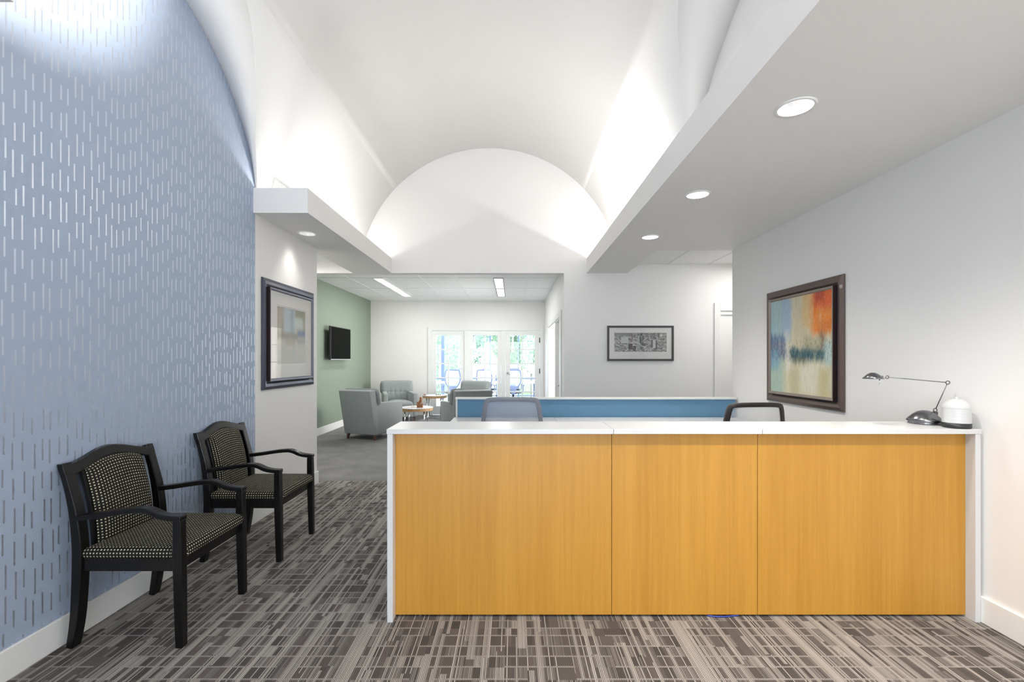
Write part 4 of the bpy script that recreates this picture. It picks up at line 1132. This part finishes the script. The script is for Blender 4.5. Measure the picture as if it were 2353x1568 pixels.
# ------------------------------------------------------------------ mesh task chairs (face local +Y)
def task_chair(label, loc, rz, fm, mm, group, name='office_chair'):
    t = thing(name, label, 'chair', loc, rz, group)
    half = [(0.12, 0.60), (0.175, 0.66), (0.225, 0.75), (0.248, 0.87), (0.245, 0.97), (0.232, 1.07), (0.218, 1.125), (0.195, 1.150), (0.12, 1.160), (0.0, 1.163)]
    def yb(x, z): return -0.245-0.10*max(0, (z-0.72))*0.6+0.055*(1-0.0)*(abs(x)/0.25)**2
    left = [(-x, z) for x, z in half]; right = [(x, z) for x, z in reversed(half[:-1])]
    loop2 = smoothpath([(p[0], p[1], 0) for p in left+right], 3); loop2 = [(p[0], p[1]) for p in loop2]
    # flat section frame
    bm = B(); ring = []
    n = len(loop2)
    cx, cz = 0, 0.88
    for i in range(n):
        a, b = loop2[max(i-1, 0)], loop2[min(i+1, n-1)]; tx, tz = b[0]-a[0], b[1]-a[1]; l_ = math.hypot(tx, tz); nx, nz = -tz/l_, tx/l_
        x, z = loop2[i]
        if (cx-x)*nx+(cz-z)*nz < 0: nx, nz = -nx, -nz
        xi, zi = x+nx*0.034, z+nz*0.034
        ring.append([bm.verts.new((x, yb(x, z)-0.012, z)), bm.verts.new((x, yb(x, z)+0.014, z)), bm.verts.new((xi, yb(xi, zi)+0.010, zi)), bm.verts.new((xi, yb(xi, zi)-0.010, zi))])
    for i in range(n):
        a, b = ring[i], ring[(i+1) % n]
        for k in range(4): bm.faces.new((a[k], a[(k+1) % 4], b[(k+1) % 4], b[k])).smooth = True
    obj('back_frame', bm, fm, t, bevel=0.004)
    # mesh panel
    bm = B(); rows = []; NZ = 16
    def hw(z):
        for (p, q) in zip(half, half[1:]):
            if p[1] <= z <= q[1]: k = (z-p[1])/(q[1]-p[1]); return p[0]+(q[0]-p[0])*k
        return 0.1
    for j in range(NZ+1):
        z = 0.615+0.53*j/NZ; w = hw(z)-0.018
        rows.append([bm.verts.new((w*(-1+2*i/12), yb(w*(-1+2*i/12), z), z)) for i in range(13)])
    for j in range(NZ):
        for i in range(12): bm.faces.new((rows[j][i], rows[j][i+1], rows[j+1][i+1], rows[j+1][i])).smooth = True
    obj('back_mesh', bm, mm, t)
    # spine
    bm = B(); tube(bm, smoothpath([(0, -0.255, 0.63), (0, -0.29, 0.52), (0, -0.22, 0.42), (0, -0.05, 0.40)]), [0.03]*18+[0.03], 8) if False else ribbon_y(bm)
    obj('spine', bm, fm, t, bevel=0.004)
    for s in (-1, 1):
        bm = B(); tube(bm, smoothpath([(s*0.20, 0.02, 0.43), (s*0.285, 0.02, 0.46), (s*0.295, 0.02, 0.56), (s*0.295, 0.02, 0.655)]), 0.014, 8)
        box(bm, s*0.295-0.04, s*0.295+0.04, -0.11, 0.13, 0.655, 0.685); obj('armrest', bm, fm, t)
    bm = B(); pts = []
    for k in range(28):
        a = 2*PI*k/28; c_, s_ = math.cos(a), math.sin(a); p = 4
        r = (abs(c_)**p+abs(s_)**p)**(-1/p); pts.append((0.245*r*c_, 0.02+0.235*r*s_))
    prism(bm, pts, 'z', 0.43, 0.49); obj('seat', bm, 'seatfab', t, bevel=0.02, seg=3)
    bm = B(); tube(bm, [(0, 0, 0.10), (0, 0, 0.26), (0, 0, 0.26), (0, 0, 0.43)], [0.03, 0.03, 0.018, 0.018], 12); box(bm, -0.09, 0.09, -0.12, 0.12, 0.40, 0.432)
    obj('column', bm, 'darkmetal', t)
    bs = None
    bm = B()
    for k in range(5):
        a = 2*PI*k/5+0.3; tube(bm, [(0, 0, 0.115), (0.15*math.cos(a), 0.15*math.sin(a), 0.105), (0.29*math.cos(a), 0.29*math.sin(a), 0.075)], [0.026, 0.02, 0.013], 8)
    bs = obj('base', bm, fm, t)
    for k in range(5):
        a = 2*PI*k/5+0.3; x, y = 0.29*math.cos(a), 0.29*math.sin(a)
        bm = B()
        for s in (-0.014, 0.014):
            c2, s2 = -math.sin(a+0.6), math.cos(a+0.6); px, py = x+c2*s, y+s2*s
            tube(bm, [(px-c2*0.008, py-s2*0.008, 0.029), (px+c2*0.008, py+s2*0.008, 0.029)], 0.029, 14)
        tube(bm, [(x, y, 0.03), (x, y, 0.078)], 0.008, 8); obj('caster', bm, 'black', bs)
    return t
def ribbon_y(bm):
    path = smoothpath([(-0.262, 0.66), (-0.292, 0.56), (-0.262, 0.46), (-0.16, 0.415), (-0.04, 0.41)], 4)
    n = len(path); R = []
    for i in range(n):
        a = Vector(path[max(i-1, 0)]); b = Vector(path[min(i+1, n-1)]); t_ = (b-a).normalized(); nn = Vector((-t_.y, t_.x)); w = 0.10*(1-0.6*min(1, i/8))+0.02
        p = Vector(path[i]); q, s = p+nn*0.014, p-nn*0.014
        R.append([bm.verts.new((-w, q.x, q.y)), bm.verts.new((w, q.x, q.y)), bm.verts.new((w, s.x, s.y)), bm.verts.new((-w, s.x, s.y))])
    for a, b in zip(R, R[1:]):
        for k in range(4): bm.faces.new((a[k], a[(k+1) % 4], b[(k+1) % 4], b[k]))
    bm.faces.new(R[0][::-1]); bm.faces.new(R[-1])
task_chair('light grey mesh office chair behind the desk, in front of the blue screen', (-0.005, 3.88, 0), 0.0, 'chairgrey', 'meshgrey', None)
task_chair('dark framed mesh office chair behind the desk near the orange painting', (1.855, 3.78, -0.035), 0.06, 'chairblack', 'meshwhite', None)

# ------------------------------------------------------------------ porch beyond the French doors
bm = B(); box(bm, -6, 6, 12.16, 17.4, -0.12, -0.002); struct('floor', bm, 'concrete')
ct = thing('conference_table', 'long pale table on the porch beyond the French doors', 'table', (-1.0, 14.75, 0))
bm = B(); box(bm, -2.2, 2.0, -0.5, 0.5, 0.71, 0.745); obj('tabletop', bm, 'tablewhite', ct, bevel=0.005)
for x in (-1.9, 1.7):
    for y in (-0.38, 0.38):
        bm = B(); tube(bm, [(x, y, 0), (x, y, 0.71)], 0.028, 10); obj('leg', bm, 'chairblue', ct)
g_ = 'pale mesh chairs round the porch table'
pc = task_chair('pale mesh chair beyond the left French window, near side of the porch table', (-1.82, 14.12, 0), 0.04, 'chairblue', 'meshblue', g_)
dup(pc, (-0.85, 14.12, 0), -0.03, 'pale mesh chair beyond the middle French window, near side of the porch table', g_)
dup(pc, (0.03, 14.12, 0), -0.03, 'pale mesh chair beyond the glazed door, near side of the porch table', g_)
dup(pc, (-1.62, 15.55, 0), PI, 'pale mesh chair beyond the left French window, far side of the porch table', g_)
dup(pc, (-0.80, 15.60, 0), PI, 'pale mesh chair beyond the middle French window, far side of the porch table', g_)
dup(pc, (0.0, 15.55, 0), PI, 'pale mesh chair beyond the glazed door, far side of the porch table', g_)
for i, (x, w, lab) in enumerate(((-2.57, 0.055, 'thick blue grey porch post beyond the left French window'), (-0.83, 0.028, 'thin blue grey porch post beyond the middle French window'), (0.21, 0.026, 'thin blue grey porch post beyond the glazed door'))):
    bm = B(); box(bm, x-w, x+w, 17.0-w, 17.0+w, 0, 3.4); tag(obj('porch_post', bm, 'bluesteel', bevel=0.004), lab, 'post', 'posts of the porch')
rl = thing('porch_railing', 'low blue grey railing along the far edge of the porch', 'railing', (0, 17.1, 0))
for (z, r) in ((0.76, 0.03), (0.60, 0.015), (0.12, 0.02)):
    bm = B(); box(bm, -5, 5, -r, r, z-r, z+r); obj('rail', bm, 'bluesteel', rl)
for k in range(6):
    x = -4.0+1.7*k; bm = B(); box(bm, x-0.02, x+0.02, -0.02, 0.02, 0, 0.75); obj('upright', bm, 'bluesteel', rl)

# outdoors: the ground falls away to a street with houses and trees
bm = B()
v = [bm.verts.new(p) for p in ((-60, 17.4, -0.3), (60, 17.4, -0.3), (60, 30, -3.2), (-60, 30, -3.2), (90, 140, -3.4), (-90, 140, -3.4))]
bm.faces.new(v[:4]); bm.faces.new((v[3], v[2], v[4], v[5])); struct('ground', bm, 'lawn')
def house(label, x, y, w, dpt, h, rh):
    t = thing('house', label, 'house', (x, y, -3.3), 0, 'houses beyond the porch')
    bm = B(); box(bm, -w/2, w/2, 0, dpt, 0, h); obj('wall', bm, 'siding', t)
    bm = B(); prism(bm, [(-0.4, h), (dpt+0.4, h), (dpt/2, h+rh)], 'x', -w/2-0.4, w/2+0.4); obj('roof', bm, 'shingle', t)
    for k in range(int(w/1.8)):
        xx = -w/2+0.7+k*1.8; bm = B(); box(bm, xx, xx+0.8, -0.04, 0.02, h-1.6, h-0.5); obj('window', bm, 'housewin', t)
house('pale house beyond the porch seen through the middle window', -2.6, 48, 6.2, 7, 3.0, 1.2)
house('pale house beyond the porch seen through the glazed door', 4.9, 49, 5.6, 7, 3.3, 1.0)
def leafmass(bm, c, R, n, rng, s=0.35):
    for _ in range(n):
        a, b = rng.uniform(0, 2*PI), rng.uniform(-1, 1); r = R*rng.uniform(0.72, 1.0); q = math.sqrt(1-b*b)
        p = Vector((c[0]+r*q*math.cos(a), c[1]+r*q*math.sin(a), c[2]+r*b*0.9))
        u = Vector((rng.uniform(-1,1), rng.uniform(-1,1), rng.uniform(-1,1))).normalized(); w = u.orthogonal().normalized(); k = s*rng.uniform(.6, 1.3)
        bm.faces.new([bm.verts.new(p+u*k), bm.verts.new(p+w*k*0.6), bm.verts.new(p-u*k), bm.verts.new(p-w*k*0.6)])
def tree_mesh(seed, hh, R, mat):
    rng = random.Random(seed)
    r = thing('tree', '', 'tree', (0, 0, 0), 0, 'trees beyond the houses')
    bm = B(); tube(bm, [(0, 0, -0.2), (0.1, 0, hh*0.3), (0, 0.1, hh*0.7)], [0.35, 0.28, 0.12], 10)
    for k in range(5):
        a = k*1.26; tube(bm, [(0, 0, hh*(0.25+0.07*k)), (R*0.5*math.cos(a), R*0.5*math.sin(a), hh*(0.4+0.08*k))], [0.14, 0.05], 6)
    obj('trunk', bm, 'bark', r)
    bm = B()
    for k in range(16):
        z = hh*rng.uniform(0.18, 0.9); rr = R*(1-abs(z/hh-0.5)*0.9)*0.6; a = rng.uniform(0, 2*PI)
        leafmass(bm, (rr*math.cos(a), rr*math.sin(a), z), R*0.42, 800, rng, 0.2)
    c = obj('crown', bm, mat, r); return r
ta = tree_mesh(1, 13, 4.5, 'leaf'); tb = tree_mesh(2, 15, 5.0, 'leaf2')
tl = [(-15.5, 62, 0), (-5.2, 62, 1), (5.2, 62, 0), (-10.4, 73, 1), (0.0, 73, 0), (10.4, 73, 1), (-15.5, 85, 1), (-5.2, 85, 0), (5.2, 85, 1), (-10.4, 97, 0), (0.0, 97, 1), (10.4, 97, 0), (-5.2, 33, 1)]
tlab = ['leafy green tree standing behind the pale houses', 'paler leafy tree standing behind the pale houses']
used = [False, False]
for i, (x, y, k) in enumerate(tl):
    src = (ta, tb)[k]
    lab = tlab[k] if i < 12 else 'nearest leafy tree, beyond the thick porch post'
    if not used[k]:
        src.location = (x, y, -3.3); src['label'] = lab; used[k] = True
    else:
        c = dup(src, (x, y, -3.3), i*0.9, lab, ['leafy green trees behind the houses', 'paler trees behind the houses'][k] if i < 12 else None)
        if i == 12: c.scale = (0.45, 0.45, 0.6); c['group'] = 'trees beyond the porch'
ta['group'] = 'leafy green trees behind the houses'; tb['group'] = 'paler trees behind the houses'

# ------------------------------------------------------------------ sky
w = bpy.data.worlds.new('sky'); scene.world = w; w.use_nodes = True
nt = w.node_tree; bg = nt.nodes['Background']; bg.inputs[0].default_value = (0.72, 0.86, 1.0, 1); bg.inputs[1].default_value = 5.0
sun = bpy.data.lights.new('sun', 'SUN'); sun.energy = 3.0; sun.angle = 0.1; so = bpy.data.objects.new('sun', sun); COL.objects.link(so)
so.rotation_euler = (math.radians(25), math.radians(25), 0)

scene.view_settings.view_transform = 'Standard'; scene.view_settings.look = 'None'
scene.view_settings.exposure = 0.26; scene.view_settings.gamma = 1.0; scene.view_settings.use_curve_mapping = False
cy = scene.cycles
cy.use_denoising = True
try: cy.denoiser = 'OPENIMAGEDENOISE'
except Exception: pass
cy.max_bounces = 10; cy.diffuse_bounces = 7; cy.glossy_bounces = 4; cy.transmission_bounces = 8; cy.transparent_max_bounces = 12
cy.sample_clamp_indirect = 6.0; cy.caustics_reflective = False; cy.caustics_refractive = False
